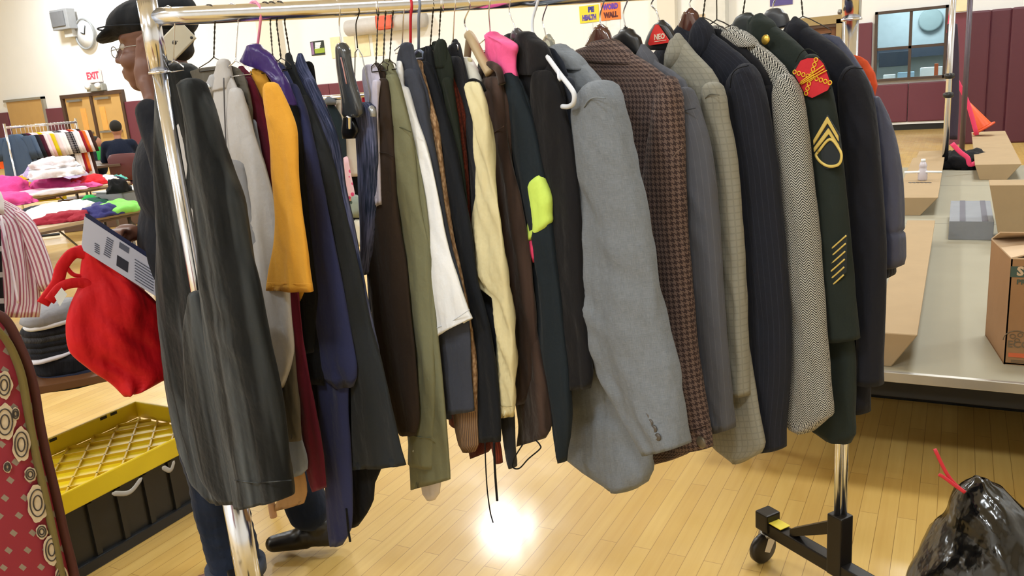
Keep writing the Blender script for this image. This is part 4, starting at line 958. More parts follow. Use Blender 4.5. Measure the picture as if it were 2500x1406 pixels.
g, p, s = garment('grey_suit_jacket', 'mid grey suit jacket on the square black hanger', 'suit jacket', 1520,
    [(1575, 112), (1602, 150), (1640, 172), (1668, 196), (1684, 230)],
    [(222, 1660, 1688), (260, 1655, 1700), (320, 1657, 1722), (400, 1660, 1738), (500, 1668, 1748), (600, 1675, 1756), (700, 1684, 1762), (800, 1692, 1768), (900, 1706, 1776), (980, 1722, 1782), (1030, 1736, 1786), (1746, 1056, 1787, 1046)],
    CGR, hem=1040, dep=.026, off=.02, hk=None, kwS=dict(seg=36), collar=[(1566, 112, 1574, 110), (1562, 132, 1592, 138), (1562, 165, 1602, 168), (1580, 195, 1612, 190)])
px_line('armhole_seam', [(1664, 276), (1678, 268), (1698, 264)], s, .046, .0012, fabric('#484a52', 'plain'), g)
e = dome_hanger(1520, [(82, 1512, 1550), (88, 1500, 1560), (105, 1498, 1566), (125, 1510, 1570), (132, 1530, 1568)], p, BLACKPL, 'square-shouldered black plastic hanger right of the houndstooth coat', [(1522, 30), (1527, 66)], .014)
px_line('neck_stem', [(1527, 66), (1528, 84)], p, 0, .0055, BLACKPL, e)
KHK = fabric('#87857a', 'check', '#78766b', scale=.6)
g, p, s = garment('khaki_jacket', 'khaki grey checked suit jacket on the hanger with the red label', 'suit jacket', 1592,
    [(1652, 90), (1690, 125), (1718, 152), (1742, 180), (1760, 215)],
    [(212, 1722, 1758), (240, 1716, 1768), (290, 1724, 1776), (360, 1738, 1790), (440, 1745, 1800), (540, 1752, 1808), (640, 1762, 1814), (740, 1772, 1818), (840, 1780, 1822), (920, 1786, 1826), (965, 1790, 1828)],
    KHK, body=[(100, 1640, 1668), (130, 1628, 1695), (170, 1625, 1735), (215, 1630, 1758), (350, 1650, 1770), (550, 1690, 1790), (750, 1715, 1810), (900, 1725, 1835), (1000, 1730, 1852), (1050, 1732, 1862), (1080, 1735, 1868), (1770, 1112, 1856, 1106), (1795, 1128, 1820, 1126)],
    dep=.022, bdep=.022, off=.02, hk=None, collar=[(84, 1650, 1660), (100, 1644, 1668), (125, 1638, 1676), (150, 1634, 1668), (172, 1636, 1655)])
px_line('armhole_seam', [(1722, 240), (1734, 230), (1756, 232)], s, .043, .0012, fabric('#66645b', 'plain'), g)
e = dome_hanger(1587, [(52, 1612, 1622), (60, 1600, 1632), (80, 1586, 1644), (105, 1576, 1652), (122, 1578, 1640)], p, BLACKPL, 'black hanger with a red triangular NEO label', [(1590, 10), (1603, 28), (1610, 52)], .013)
lab = [p.hit(x, y, .0145) for x, y in ((1602, 60), (1608, 60), (1634, 98), (1634, 104), (1588, 111), (1584, 107), (1592, 82))]
prism('label_plate', lab, p.n, .003, plain('label_red', '#d02a26', .45), e)
tr = (p.hit(1630, 90, .018)-p.hit(1592, 95, .018)); tu = p.hit(1610, 80, .018)-p.hit(1612, 105, .018)
text('lettering', 'NEO', p.hit(1610, 90, .0178), tr, tu, .0165, plain('label_ink', '#d9c9b4', .5), e, .0004, .0006)
px_line('lettering_rule', [(1598, 102), (1612, 100), (1626, 98)], p, .0182, .0008, plain('label_ink2', '#d9c9b4', .5), e)
NPS = fabric('#262935', 'pin', '#3f4352')
g, p, s = garment('navy_suit_jacket', 'dark navy pinstripe suit jacket on the glossy brown hanger', 'suit jacket', 1680,
    [(1705, 50), (1735, 78), (1770, 104), (1805, 130), (1832, 155), (1850, 190)],
    [(165, 1805, 1838), (195, 1786, 1852), (240, 1779, 1866), (320, 1782, 1880), (400, 1787, 1892), (500, 1798, 1902), (600, 1810, 1912), (700, 1818, 1920), (800, 1824, 1926), (900, 1830, 1926), (980, 1840, 1920), (1040, 1850, 1914), (1856, 1098, 1912, 1094)],
    NPS, hem=1070, dep=.034, bdep=.024, off=.02, hk=None, kwS=dict(seg=40), collar=[(46, 1706, 1718), (62, 1698, 1730), (85, 1692, 1738), (110, 1688, 1740), (140, 1690, 1728), (160, 1700, 1718)])
px_line('armhole_seam', [(1782, 215), (1786, 185), (1800, 168), (1828, 160)], s, .056, .0012, fabric('#181a22', 'plain'), g)
dome_hanger(1684, [(22, 1682, 1692), (30, 1672, 1700), (45, 1664, 1706), (65, 1657, 1712), (85, 1655, 1718), (105, 1658, 1712)], p, BRP, 'glossy brown plastic hanger in the navy pinstripe jacket', [(1684, 5), (1687, 22)], .013)
garment('black_suit_jacket', 'black suit jacket, a narrow slice left of the herringbone jacket', 'suit jacket', 1712,
    [(1770, 78), (1815, 112), (1850, 145), (1874, 180), (1888, 215)],
    [(215, 1862, 1890), (260, 1870, 1900), (350, 1880, 1910), (500, 1890, 1922), (700, 1900, 1935), (900, 1905, 1935), (1030, 1905, 1930)], fabric('#1a1b22', 'plain'), hem=1040, off=.0, neck=(1716, 42), hlabel='dark twisted wire hanger of the black suit jacket', far=False)
HER = fabric('#1e1f21', 'herring', '#b7b5ae', bump=.4, scale=.78)
g, p, s = garment('herringbone_jacket', 'black and white herringbone tweed jacket', 'jacket', 1740,
    [(1772, 72), (1800, 76), (1840, 98), (1880, 128), (1915, 160), (1940, 200)],
    [(190, 1902, 1934), (225, 1893, 1952), (280, 1894, 1964), (350, 1900, 1972), (430, 1908, 1981), (520, 1918, 1991), (620, 1926, 2000), (720, 1932, 2008), (820, 1936, 2014), (900, 1925, 2022), (970, 1916, 2029), (1010, 1914, 2033), (1930, 1046, 2020, 1022), (1950, 1056, 1985, 1052)],
    HER, hem=1010, dep=.03, bdep=.024, off=.02, neck=(1750, 48), hk='metal', hcol=WIRE, hlabel='plain bent wire hanger of the herringbone jacket', kwS=dict(seg=44),
    collar=[(70, 1780, 1800), (84, 1764, 1826), (98, 1778, 1842), (114, 1806, 1850)])
H = p.P
ARM = fabric('#2a332f', 'plain', sheen=.12)
g, p, s = garment('army_jacket', 'dark green army dress jacket with gold sleeve chevrons and red shoulder patch', 'uniform jacket', 1810,
    [(1855, 42), (1890, 62), (1925, 86), (1960, 110), (1988, 136), (2008, 175)],
    [(140, 1968, 1996), (165, 1946, 2010), (210, 1938, 2026), (280, 1950, 2040), (360, 1972, 2050), (450, 1984, 2060), (550, 1992, 2070), (650, 2002, 2078), (750, 2012, 2086), (2021, 832, 2095, 828)],
    ARM, body=[(50, 1832, 1868), (80, 1825, 1915), (120, 1830, 1960), (175, 1840, 1995), (400, 1880, 2020), (700, 1950, 2060), (850, 1975, 2085), (950, 1980, 2088), (1010, 1978, 2086), (1974, 1044, 2088, 1060), (2020, 1066, 2075, 1082)],
    smat=ARM, dep=.028, off=.024, hk='wire', neck=(1812, 45), hlabel='dark twisted wire hanger of the army dress jacket', bdep=.024, kwS=dict(sq=.9),
    collar=[(1842, 42, 1862, 36), (1836, 62, 1884, 54), (1838, 90, 1892, 80), (1846, 118, 1886, 112)])
px_tube('hanger_shoulder', [(1792, 54, 1840, 38), (1786, 68, 1850, 60), (1800, 84, 1850, 84)], p, plain('dark_hanger2', '#23292a', .4), g, off=.0, dep=.012, folds=0, step=5, crease=0)
px_line('shoulder_seam', [(1942, 152), (1956, 128), (1975, 120), (1998, 134)], s, .0535, .0012, fabric('#1c2320', 'plain'), g)
GOLD = plain('gold_thread', '#d9c06a', .5, .1, bump=.1); GOLDY = plain('yellow_thread', '#e9b92e', .6)
lathe('collar_pin', p.hit(1870, 97, .042), [(.001, 0), (.0105, 0), (.0115, .0015), (.009, .004), (.001, .005)], plain('brass', '#c9a94e', .3, .9), g, 20, p.n)
ZP = .0522
px_patch('shoulder_patch', [(1939, 178), (1956, 148), (1972, 142), (1998, 142), (2012, 156), (2029, 204), (2022, 220), (1984, 239), (1968, 232)], s, ZP, .002, plain('patch_red', '#c4232f', .8, bump=.2), g)
px_line('patch_border', [(1939, 178), (1956, 148), (1972, 142), (1998, 142), (2012, 156), (2029, 204), (2022, 220), (1984, 239), (1968, 232), (1939, 178)], s, ZP, .0012, BLK1, g, n=2)
bm = bmesh.new()
def chain(a, b, n=7):
    for k in range(n+1):
        x = lerp(a[0], b[0], k/n); y = lerp(a[1], b[1], k/n); c = s.hit(x, y, ZP+.0035)
        ring = [c+s.e*(.0042*cos(t))+Vector((0, 0, .0042*sin(t))) for t in [2*pi*i/12 for i in range(12)]]
        bm_tube(bm, ring, .0011, 6, closed=True)
chain((1992, 146), (1968, 228)); chain((1940, 176), (2026, 202), 8)
link(bm, 'patch_chain', GOLDY, g)
for a, b in (((1954, 200), (2010, 160)), ((1950, 206), (2012, 168)), ((1956, 206), (2018, 172))):
    px_line('patch_stroke', [a, ((a[0]+b[0])/2+3, (a[1]+b[1])/2-2), b], s, ZP+.005, .0012, GOLDY, g)
def chev(apex, l, r, w=12):
    poly = [l, apex, r, (r[0]+1, r[1]+w*1.1), (apex[0]+1, apex[1]+w*1.35), (l[0]+1, l[1]+w)]
    px_patch('chevron', poly, s, ZP-.001, .0035, GOLD, g, bevel=.0008)
px_patch('chevron_backing', [(1986, 345), (2021, 280), (2052, 330), (2057, 385), (2046, 408), (2022, 413), (1996, 400)], s, ZP-.004, .003, plain('backing', '#1f262b', .8), g)
chev((2021, 284), (1987, 342), (2048, 332)); chev((2024, 312), (1988, 361), (2050, 355), 11)
px_line('chevron_rocker', [(1996, 372), (2026, 340), (2050, 366), (2054, 386), (2046, 402), (2024, 406), (2004, 396), (1992, 380), (1996, 372)], s, ZP+.001, .0032, GOLD, g, n=5, flat=.6)
px_patch('service_backing', [(2028, 606), (2069, 569), (2067, 664), (2022, 710)], s, ZP-.004, .002, plain('backing2', '#1c2325', .8), g)
for k in range(6):
    y0 = 607-0+k*19.2; px_line('service_bar', [(2030-k*1.4, y0), (2048-k*1.2, y0-16), (2066-k*1.3, y0-32)], s, ZP-.001, .0018, GOLD, g)
BLZ = fabric('#20222c', 'plain', sheen=.15)
g, p, s = garment('navy_blazer', 'very dark navy blazer at the right end of the rack', 'blazer', 1890,
    [(1940, 46), (1972, 66), (2015, 92), (2055, 120), (2082, 145), (2104, 180)],
    [(170, 2064, 2098), (200, 2052, 2114), (240, 2052, 2126), (310, 2056, 2138), (400, 2062, 2147), (500, 2070, 2154), (600, 2078, 2160), (700, 2088, 2159), (800, 2095, 2155), (900, 2094, 2152), (2093, 932, 2153, 940)],
    BLZ, body=[(58, 1925, 1958), (90, 1910, 2010), (130, 1915, 2060), (180, 1920, 2095), (400, 1950, 2120), (700, 2010, 2130), (900, 2060, 2125), (980, 2075, 2122), (2078, 1004, 2122, 1006)],
    dep=.03, bdep=.024, off=.02, hk=None, kwS=dict(seg=40), collar=[(43, 1936, 1946), (58, 1930, 1966), (80, 1924, 1972), (104, 1924, 1968)])
px_line('armhole_seam', [(2056, 195), (2064, 178), (2082, 166), (2106, 168)], s, .053, .0012, fabric('#12131a', 'plain'), g)
e = dome_hanger(1888, [(1868, 36, 1912, 30), (1860, 48, 1920, 34), (1862, 62, 1926, 52), (1876, 78, 1926, 62)], p, plain('grey_black_plastic', '#3a3c42', .4), 'wide black plastic hanger in the dark navy blazer', [(1888, 10), (1888, 34)], .016)
g, p, s = garment('puffer_jacket', 'slate blue quilted puffer jacket, last on the rack', 'jacket', 1945,
    [(2050, 90), (2080, 130), (2110, 175), (2130, 215), (2140, 250)],
    [(240, 2128, 2148), (280, 2132, 2166), (330, 2138, 2182), (390, 2144, 2194), (440, 2148, 2200), (500, 2150, 2203), (560, 2150, 2203), (566, 2150, 2199), (572, 2150, 2204), (630, 2150, 2206), (648, 2150, 2202), (654, 2152, 2188)],
    fabric('#4c5067', 'plain', rough=.5), hem=640, off=.0, dep=.034, neck=(1960, 40), hlabel='dark twisted wire hanger of the slate puffer jacket', bdep=.03)
px_tube('cuff', [(645, 2150, 2184), (665, 2154, 2185), (2156, 684, 2182, 670)], s, fabric('#484b55', 'rib', '#3a3c44'), g, dep=.016, off=.0)
g, p, s = garment('orange_shirt', 'small red orange shirt peeking behind the blazer shoulder', 'shirt', 1965,
    [(2085, 140), (2100, 150), (2118, 180), (2124, 210)], [(200, 2100, 2122), (260, 2105, 2130), (400, 2115, 2135)], fabric('#c9502c', 'plain'), hem=500, off=.0, dep=.012, hk=None, far=False, boff=-.03)
# drawstrings hanging from hems
for nm, lab, pts, r in (('drawstring', 'thin black drawstring hanging straight below the hems, left one', [(1184, 1080), (1186, 1140), (1190, 1200), (1197, 1250), (1204, 1276)], .0017),
                        ('drawstring', 'thick black drawstring hanging straight below the hems, right one', [(1206, 1080), (1208, 1140), (1212, 1200), (1214, 1222)], .003),
                        ('drawstring', 'looped black drawstring with a knot, below the brown robe', [(1276, 1085), (1256, 1118), (1252, 1140), (1268, 1143), (1290, 1120), (1318, 1096), (1318, 1086), (1308, 1074)], .0017)):
    H = hook_pt(1130); pq = Plane((H.x, H.y, 0), -20)
    o = px_line(nm, pts, pq, 0.1, r, BLK1, None, n=8); set_props(o, lab, 'drawstring')
# ================================================================== PEOPLE
class Blob:
    """closed lumps that are fused into one continuous skin (voxel remesh + smoothing)"""
    def __init__(s): s.bm = bmesh.new()
    def ell(s, c, r, rot=None):
        q = bmesh.ops.create_icosphere(s.bm, subdivisions=3, radius=1.0)
        T = Matrix.Translation(Vector(c)) @ (rot.to_4x4() if rot else Matrix.Identity(4)) @ Matrix.Diagonal((r[0], r[1], r[2], 1))
        bmesh.ops.transform(s.bm, matrix=T, verts=q['verts'])
    def cap(s, a, b, ra, rb, n=6):
        a, b = Vector(a), Vector(b)
        L = (b-a).length; n = max(2, int(L/(min(ra, rb)*.45)))
        for k in range(n+1):
            t = k/n; q = bmesh.ops.create_icosphere(s.bm, subdivisions=2, radius=lerp(ra, rb, t))
            bmesh.ops.translate(s.bm, vec=a.lerp(b, t), verts=q['verts'])
    def path(s, pts, rs):
        for (a, b), (ra, rb) in zip(zip(pts, pts[1:]), zip(rs, rs[1:])): s.cap(a, b, ra, rb)
    def build(s, name, mat, parent, voxel=.008, sm=6, local=None):
        me = bpy.data.meshes.new('t'); s.bm.to_mesh(me); s.bm.free()
        ob = bpy.data.objects.new('t', me); COL.objects.link(ob)
        m = ob.modifiers.new('r', 'REMESH'); m.mode = 'VOXEL'; m.voxel_size = voxel
        m = ob.modifiers.new('s', 'SMOOTH'); m.factor = .5; m.iterations = sm
        dg = bpy.context.evaluated_depsgraph_get(); out = bpy.data.meshes.new_from_object(ob.evaluated_get(dg))
        bpy.data.objects.remove(ob, do_unlink=True); out.name = name
        if local is not None: out.transform(local)
        return link(out, name, mat, parent)
def frame(base, f, l):
    m = Matrix((Vector(f), Vector(l), Vector((0, 0, 1)))).transposed().to_4x4(); m.translation = Vector(base); return m
SKIN = plain('dark_brown_skin', '#6b4638', .5, noise_amt=.05, nscale=20)
JACK = fabric('#22252f', 'plain', sheen=.15, bump=.3); JEAN = fabric('#172236', 'denim', '#2b3c5c'); CAPM = fabric('#20232a', 'mottle', '#2c3038', sheen=.1)
fdir = Vector((-.875, -.485, 0)).normalized(); ldir = Vector((-fdir.y, fdir.x, 0))
man0 = Vector((-2.0, 1.65, 0)); T = frame(man0, fdir, ldir)
man = empty('person', man0, 'man in black flat cap and dark jacket holding a phone to his ear', 'person')
b = Blob()
# head
b.ell((-.015, 0, 1.712), (.098, .074, .092)); b.ell((.018, 0, 1.648), (.068, .062, .088)); b.ell((.052, 0, 1.578), (.030, .036, .024)); b.ell((.045, 0, 1.61), (.045, .05, .045))
b.cap((.082, 0, 1.682), (.098, 0, 1.650), .011, .013); b.ell((.100, 0, 1.643), (.015, .013, .011))
for s_ in (1, -1):
    b.ell((.088, .014*s_, 1.640), (.011, .009, .008)); b.ell((.052, .038*s_, 1.638), (.032, .026, .028)); b.cap((.080, .012*s_, 1.700), (.062, .048*s_, 1.698), .010, .009)
    b.ell((-.012, .076*s_, 1.658), (.018, .009, .031)); b.ell((-.006, .083*s_, 1.672), (.012, .005, .014)); b.cap((.02, .055*s_, 1.60), (-.02, .062*s_, 1.63), .02, .022)
b.ell((.086, 0, 1.612), (.013, .026, .0085)); b.ell((.083, 0, 1.596), (.013, .022, .009)); b.ell((.075, 0, 1.604), (.02, .03, .018))
b.cap((-.03, 0, 1.62), (-.085, 0, 1.46), .056, .062)
# trunk, legs
b.ell((-.08, 0, 1.27), (.11, .17, .19)); b.ell((-.06, 0, 1.05), (.12, .155, .19)); b.ell((-.07, 0, .92), (.12, .16, .11)); b.cap((-.09, .17, 1.42), (-.09, -.17, 1.42), .05, .05)
nearleg = [(-.05, .09, .92), (.005, .10, .50), (-.015, .10, .09)]; farleg = [(-.06, -.09, .92), (-.10, -.09, .50), (-.22, -.10, .13)]
b.path(nearleg, [.085, .055, .04]); b.path(farleg, [.085, .055, .04])
b.cap((-.02, .10, .06), (.13, .11, .035), .04, .03); b.cap((-.23, -.10, .10), (-.12, -.11, .035), .035, .028)
# left arm raised to the ear, hand round the phone
sh, el, wr = (-.10, .20, 1.40), (-.11, .25, 1.20), (-.03, .148, 1.515)
b.path([sh, el, wr], [.05, .042, .026])
b.cap((-.03, .14, 1.525), (-.018, .128, 1.57), .024, .025); b.ell((-.012, .124, 1.595), (.028, .017, .044))
for k, (z1, x1) in enumerate(((1.712, -.050), (1.692, -.062), (1.668, -.070), (1.642, -.070))):
    base_ = (.000-.006*k, .120, 1.630-.013*k); midp = (-.012-.010*k, .122, 1.684-.018*k); tip = (x1, .112, z1)
    b.path([base_, midp, tip], [.0098, .0088, .0072])
b.path([(.008, .115, 1.565), (.014, .100, 1.605), (.0, .090, 1.640)], [.012, .010, .0085])
# right arm, hand on the folder
sh2, el2, wr2 = (-.09, -.21, 1.40), (-.10, -.27, 1.15), (.10, .02, 1.165)
b.path([sh2, el2, wr2], [.05, .042, .028]); b.ell((.14, .07, 1.165), (.045, .022, .028))
for k in range(4):
    y_ = -.045+.004*k
    b.path([(.170-.016*k, .09, 1.172), (.177-.016*k, .118, 1.180), (.176-.016*k, .136, 1.172), (.175-.016*k, .138, 1.160)], [.0095, .009, .0082, .0072])
b.path([(.12, .08, 1.160), (.135, .11, 1.145), (.150, .125, 1.130)], [.012, .0105, .0085])
body = b.build('body', SKIN, man, .0065, 4, T)
def Lp(a, bb, z): return T @ Vector((a, bb, z))
for s_ in (1, -1):
    o = Blob(); o.ell((.066, .030*s_, 1.676), (.0135, .0125, .0115)); o.build('eye', plain('eye_white', '#b9b0a6', .2), man, .003, 1, T)
    o = Blob(); o.ell((.0765, .030*s_, 1.676), (.004, .0055, .0055)); o.build('iris', plain('iris_dark', '#1a1210', .2), man, .002, 1, T)
    o = Blob(); o.cap((.081, .016*s_, 1.697), (.068, .046*s_, 1.699), .0045, .0035); o.build('eyebrow', plain('hair_black', '#17130f', .9), man, .0025, 1, T)
    tube('glasses_rim', [Lp(.098, .030*s_+.019*cos(t), 1.664+.015*sin(t)) for t in [2*pi*i/20 for i in range(21)]], .0012, GREYMET, man, 6)
    tube('glasses_temple', [Lp(.097, .049*s_, 1.668), Lp(.04, .070*s_, 1.674), Lp(-.015, .079*s_, 1.676)], .0013, GREYMET, man, 6)
tube('glasses_bridge', [Lp(.098, .011, 1.666), Lp(.101, 0, 1.668), Lp(.098, -.011, 1.666)], .0012, GREYMET, man, 6)
o = Blob(); o.ell((.082, 0, 1.6115), (.0125, .022, .0065)); o.ell((.080, 0, 1.5985), (.0125, .020, .0072)); o.build('lips', plain('lips', '#4a2c28', .5), man, .003, 2, T)
o = Blob(); o.ell((-.045, 0, 1.70), (.072, .078, .055)); o.ell((-.065, 0, 1.66), (.045, .058, .035)); o.build('hair', plain('hair_cropped', '#1b1715', .95, bump=.3), man, .007, 3, T)
# flat cap
o = Blob()
rot = Matrix.Rotation(radians(12), 3, 'Y')
o.ell((-.02, 0, 1.752), (.118, .097, .058), rot); o.ell((.035, 0, 1.752), (.085, .088, .045), Matrix.Rotation(radians(24), 3, 'Y')); o.ell((-.06, 0, 1.74), (.075, .085, .055))
o.ell((.092, 0, 1.722), (.064, .070, .014), Matrix.Rotation(radians(26), 3, 'Y'))
o.build('flat_cap', CAPM, man, .006, 4, T)
tube('cap_seam', smooth_path([Lp(.115, -.06, 1.728), Lp(.137, 0, 1.728), Lp(.115, .06, 1.728), Lp(.06, .092, 1.728), Lp(-.03, .096, 1.725)], 6), .0022, CAPM, man, 6)
# jacket
o = Blob()
o.ell((-.050, 0, 1.30), (.155, .19, .20)); o.ell((-.030, 0, 1.10), (.165, .165, .22)); o.ell((-.05, 0, .95), (.155, .17, .13)); o.cap((-.09, .19, 1.405), (-.09, -.19, 1.405), .068, .068)
for k in range(14):
    t = 2*pi*k/14; o.cap((-.072+.072*cos(t), .076*sin(t), 1.455-.03*cos(t)), (-.062+.070*cos(t), .072*sin(t), 1.497-.045*cos(t)), .016, .013)
o.path([sh, el, (-.022, .155, 1.495)], [.072, .060, .042]); o.path([sh2, el2, (.075, .0, 1.165)], [.075, .062, .045])
o.cap((-.07, 0, 1.42), (-.07, 0, 1.46), .08, .07)
jk = o.build('jacket', JACK, man, .009, 4, T)
for v in jk.data.vertices:
    n_ = noise.noise(Vector((v.co.x*9, v.co.y*9, v.co.z*5)))*.008; v.co += v.normal*n_
tube('zip', smooth_path([Lp(.128, .01, 1.0), Lp(.125, .01, 1.15), Lp(.075, .008, 1.32), Lp(.03, 0, 1.44)], 6), .003, GREYMET, man, 6)
o = Blob(); o.path([(-.05, .09, .93), (.01, .10, .52), (-.01, .10, .10)], [.115, .088, .082]); o.path([(-.06, -.09, .93), (-.10, -.09, .52), (-.21, -.10, .16)], [.115, .085, .075]); o.ell((-.06, 0, .93), (.13, .17, .10))
jn = o.build('jeans', JEAN, man, .009, 3, T)
for v in jn.data.vertices:
    v.co += v.normal*noise.noise(Vector((v.co.x*12, v.co.y*12, v.co.z*9)))*.007
lathe('turned_cuff', Lp(-.01, .10, .065), [(.075, 0), (.092, 0), (.093, .035), (.086, .04), (.075, .036)], fabric('#3d4250', 'denim', '#575b66'), man, 28)
for c, d in (((-.01, .10, 0), 0), ((-.23, -.10, .015), 20)):
    o = Blob(); o.cap((c[0]-.04, c[1], c[2]+.045), (c[0]+.05, c[1], c[2]+.05), .042, .042); o.cap((c[0]+.05, c[1], c[2]+.04), (c[0]+.155, c[1]+.01, c[2]+.032), .040, .030); o.ell((c[0]-.0, c[1], c[2]+.08), (.045, .04, .04))
    o.build('shoe', plain('black_leather', '#14110f', .35), man, .006, 3, T)
# phone held at the ear
ph = empty('smartphone', Lp(-.10, .105, 1.655), 'pale back of a smartphone held to the man\'s ear', 'phone')
n_ = ldir; c = Lp(-.092, .108, 1.664)
u_ = (fdir*.79-Vector((0, 0, 1))*.61).normalized(); w_ = n_.cross(u_).normalized()
R3 = Matrix((u_, w_, n_)).transposed()
box('case', c, (.128, .062, .008), plain('phone_gold', '#b9b3a2', .35, .3), ph, rot=R3, bevel=.0035)
lathe('emblem', c+n_*.0041-u_*.012, [(.001, 0), (.006, 0), (.006, .0004), (.001, .0004)], plain('emblem_dark', '#3a3834', .4), ph, 14, n_)
prism('emblem_leaf', [c+n_*.0044-u_*.012+w_*q[0]+u_*q[1] for q in ((0, -.0065), (.003, -.010), (.004, -.0075))], n_, .0003, plain('emblem_dark2', '#3a3834', .4), ph)
lathe('camera_lens', c+n_*.0041-u_*.055+w_*.022, [(.001, 0), (.0042, 0), (.0038, .001), (.001, .001)], BLACKPL, ph, 14, n_)
# ---- paper, folder and red bag in his right hand
hp = Lp(.19, .215, 1.15)
vd = Vector((hp.x, hp.y, 0)); a_ = degrees(atan2(vd.y, vd.x))-90+8
pp = Plane((hp.x, hp.y, 0), a_)
fo = empty('folder', hp, 'navy folder behind the white printed sheet in the man\'s hand', 'folder')
px_patch('cover', [(207, 522), (214, 521), (300, 578), (396, 640), (396, 700), (230, 600)], pp, -.004, .0025, plain('navy_card', '#1f2a52', .5), fo)
sh_ = empty('printed_sheet', hp, 'white printed sheet held slanting in front of the red bag', 'paper')
px_patch('sheet', [(206, 528), (199, 598), (204, 612), (394, 732), (395, 652)], pp, .0, .0012, plain('paper_blue_white', '#c6cbe2', .7, noise_amt=.01), sh_)
INK = plain('grey_ink', '#5d6378', .8)
def par(x, y, w, h, nm='print_block', m=INK): px_patch(nm, [(x, y), (x+w, y+w*.63), (x+w-2, y+w*.63+h), (x-2, y+h)], pp, .0014, .0004, m, sh_)
for k in range(9): par(262-k*1.0, 578+k*5, 16, 2.2, 'print_line')
for k in range(5): par(232, 592+k*5, 12, 2, 'print_line')
par(292, 590, 24, 14); par(286, 622, 28, 26, m=plain('dark_ink', '#2d3040', .8)); 
for k in range(8): par(330, 632+k*7, 46, 1.6, 'print_line')
RED = fabric('#c8101c', 'plain', rough=.55, sheen=.1, bump=.1)
rb = empty('red_bag', pp.hit(300, 800), 'bright red tote bag hanging below the printed sheet', 'bag')
px_tube('bag_body', [(205, 604, 250, 632), (198, 640, 330, 690), (190, 700, 388, 745), (172, 740, 396, 790), (160, 790, 402, 840), (170, 860, 428, 880), (222, 905, 437, 906), (268, 935, 385, 935), (300, 966, 328, 958)], pp, RED, rb, off=-.045, dep=.035, folds=.02, seed=9, seg=56, kwS=None if False else None) if False else \
seg_tube('bag_body', [(pp.hit(a, b2, -.05), pp.hit(c2, d, -.05)) for a, b2, c2, d in sub_rows([(205, 604, 250, 632), (198, 640, 330, 690), (190, 700, 388, 745), (172, 740, 396, 790), (160, 790, 402, 840), (170, 860, 428, 880), (222, 905, 437, 906), (268, 935, 385, 935), (300, 966, 328, 958)], 10)], pp.n, .032, RED, rb, folds=.022, seed=9, seg=56, fold_freq=9, crease=4)
px_line('handle', [(214, 620), (180, 618), (152, 650), (140, 690), (118, 722), (104, 742)], pp, -.04, .016, RED, rb, seg=10, flat=.25)
px_line('handle', [(120, 735), (150, 700), (190, 690), (230, 698)], pp, -.03, .014, RED, rb, seg=10, flat=.3)
px_line('handle_loop', [(212, 600), (178, 610), (160, 640), (176, 668), (205, 676)], pp, -.045, .006, RED, rb)
px_patch('paper_tag', [(133, 724), (150, 702), (164, 718), (146, 748)], pp, -.02, .001, PAPER, rb)
# ---- two small seated figures by the doors
def seated(base, fang, nm, lab, coat, hair, skin, s=1.0):
    f = Vector((cos(fang), sin(fang), 0)); l = Vector((-f.y, f.x, 0)); T2 = frame(base, f, l) @ Matrix.Scale(s, 4)
    e = empty(nm, base, lab, 'person'); b = Blob()
    b.ell((0, 0, 1.22), (.095, .075, .115)); b.cap((-.02, 0, 1.12), (-.04, 0, 1.02), .05, .055); b.ell((-.05, 0, .8), (.12, .17, .25)); b.ell((.09, 0, 1.2), (.02, .015, .015))
    b.cap((-.05, .18, .98), (.12, .24, .78), .05, .04); b.cap((.12, .24, .78), (.36, .12, .80), .04, .03); b.cap((-.05, -.18, .98), (.12, -.24, .78), .05, .04); b.cap((.12, -.24, .78), (.36, -.10, .80), .04, .03)
    b.ell((.40, .11, .80), (.05, .035, .02)); b.ell((.40, -.09, .80), (.05, .035, .02))
    for q in (1, -1): b.cap((0, .1*q, .5), (.42, .12*q, .5), .08, .06); b.cap((.42, .12*q, .5), (.42, .12*q, .08), .055, .04); b.cap((.42, .12*q, .05), (.56, .12*q, .04), .04, .03)
    b.build('body', skin, e, .014, 3, T2)
    b = Blob(); b.ell((-.05, 0, .82), (.15, .2, .27)); b.cap((-.05, .18, .99), (.12, .25, .78), .07, .06); b.cap((.12, .25, .78), (.32, .14, .80), .06, .045); b.cap((-.05, -.18, .99), (.12, -.25, .78), .07, .06); b.cap((.12, -.25, .78), (.32, -.12, .80), .06, .045); b.cap((-.05, .17, 1.0), (-.05, -.17, 1.0), .07, .07)
    b.build('jacket', coat, e, .016, 3, T2)
    b = Blob(); b.ell((-.03, 0, 1.26), (.095, .085, .095)); b.build('hair', hair, e, .014, 2, T2)
    b = Blob()
    for q in (1, -1): b.cap((0, .1*q, .5), (.42, .12*q, .5), .095, .07); b.cap((.42, .12*q, .5), (.42, .12*q, .12), .065, .055)
    b.build('trousers', DK, e, .016, 2, T2)
    return e
HB = plain('black_hair', '#16130f', .8); SK2 = plain('light_brown_skin', '#a9745c', .5)
q = at_d(304, 420, 14.15); seated((q.x, q.y, 0), radians(138), 'person', 'person in navy jacket seated at the table by the double doors', fabric('#1d2740', 'plain'), HB, SK2, 1.04)
q = at_d(252, 425, 15.6); seated((q.x, q.y, 0), radians(20), 'person', 'dark-haired child bending over the table beside the green sign', fabric('#232a3a', 'plain'), HB, SK2, .86)
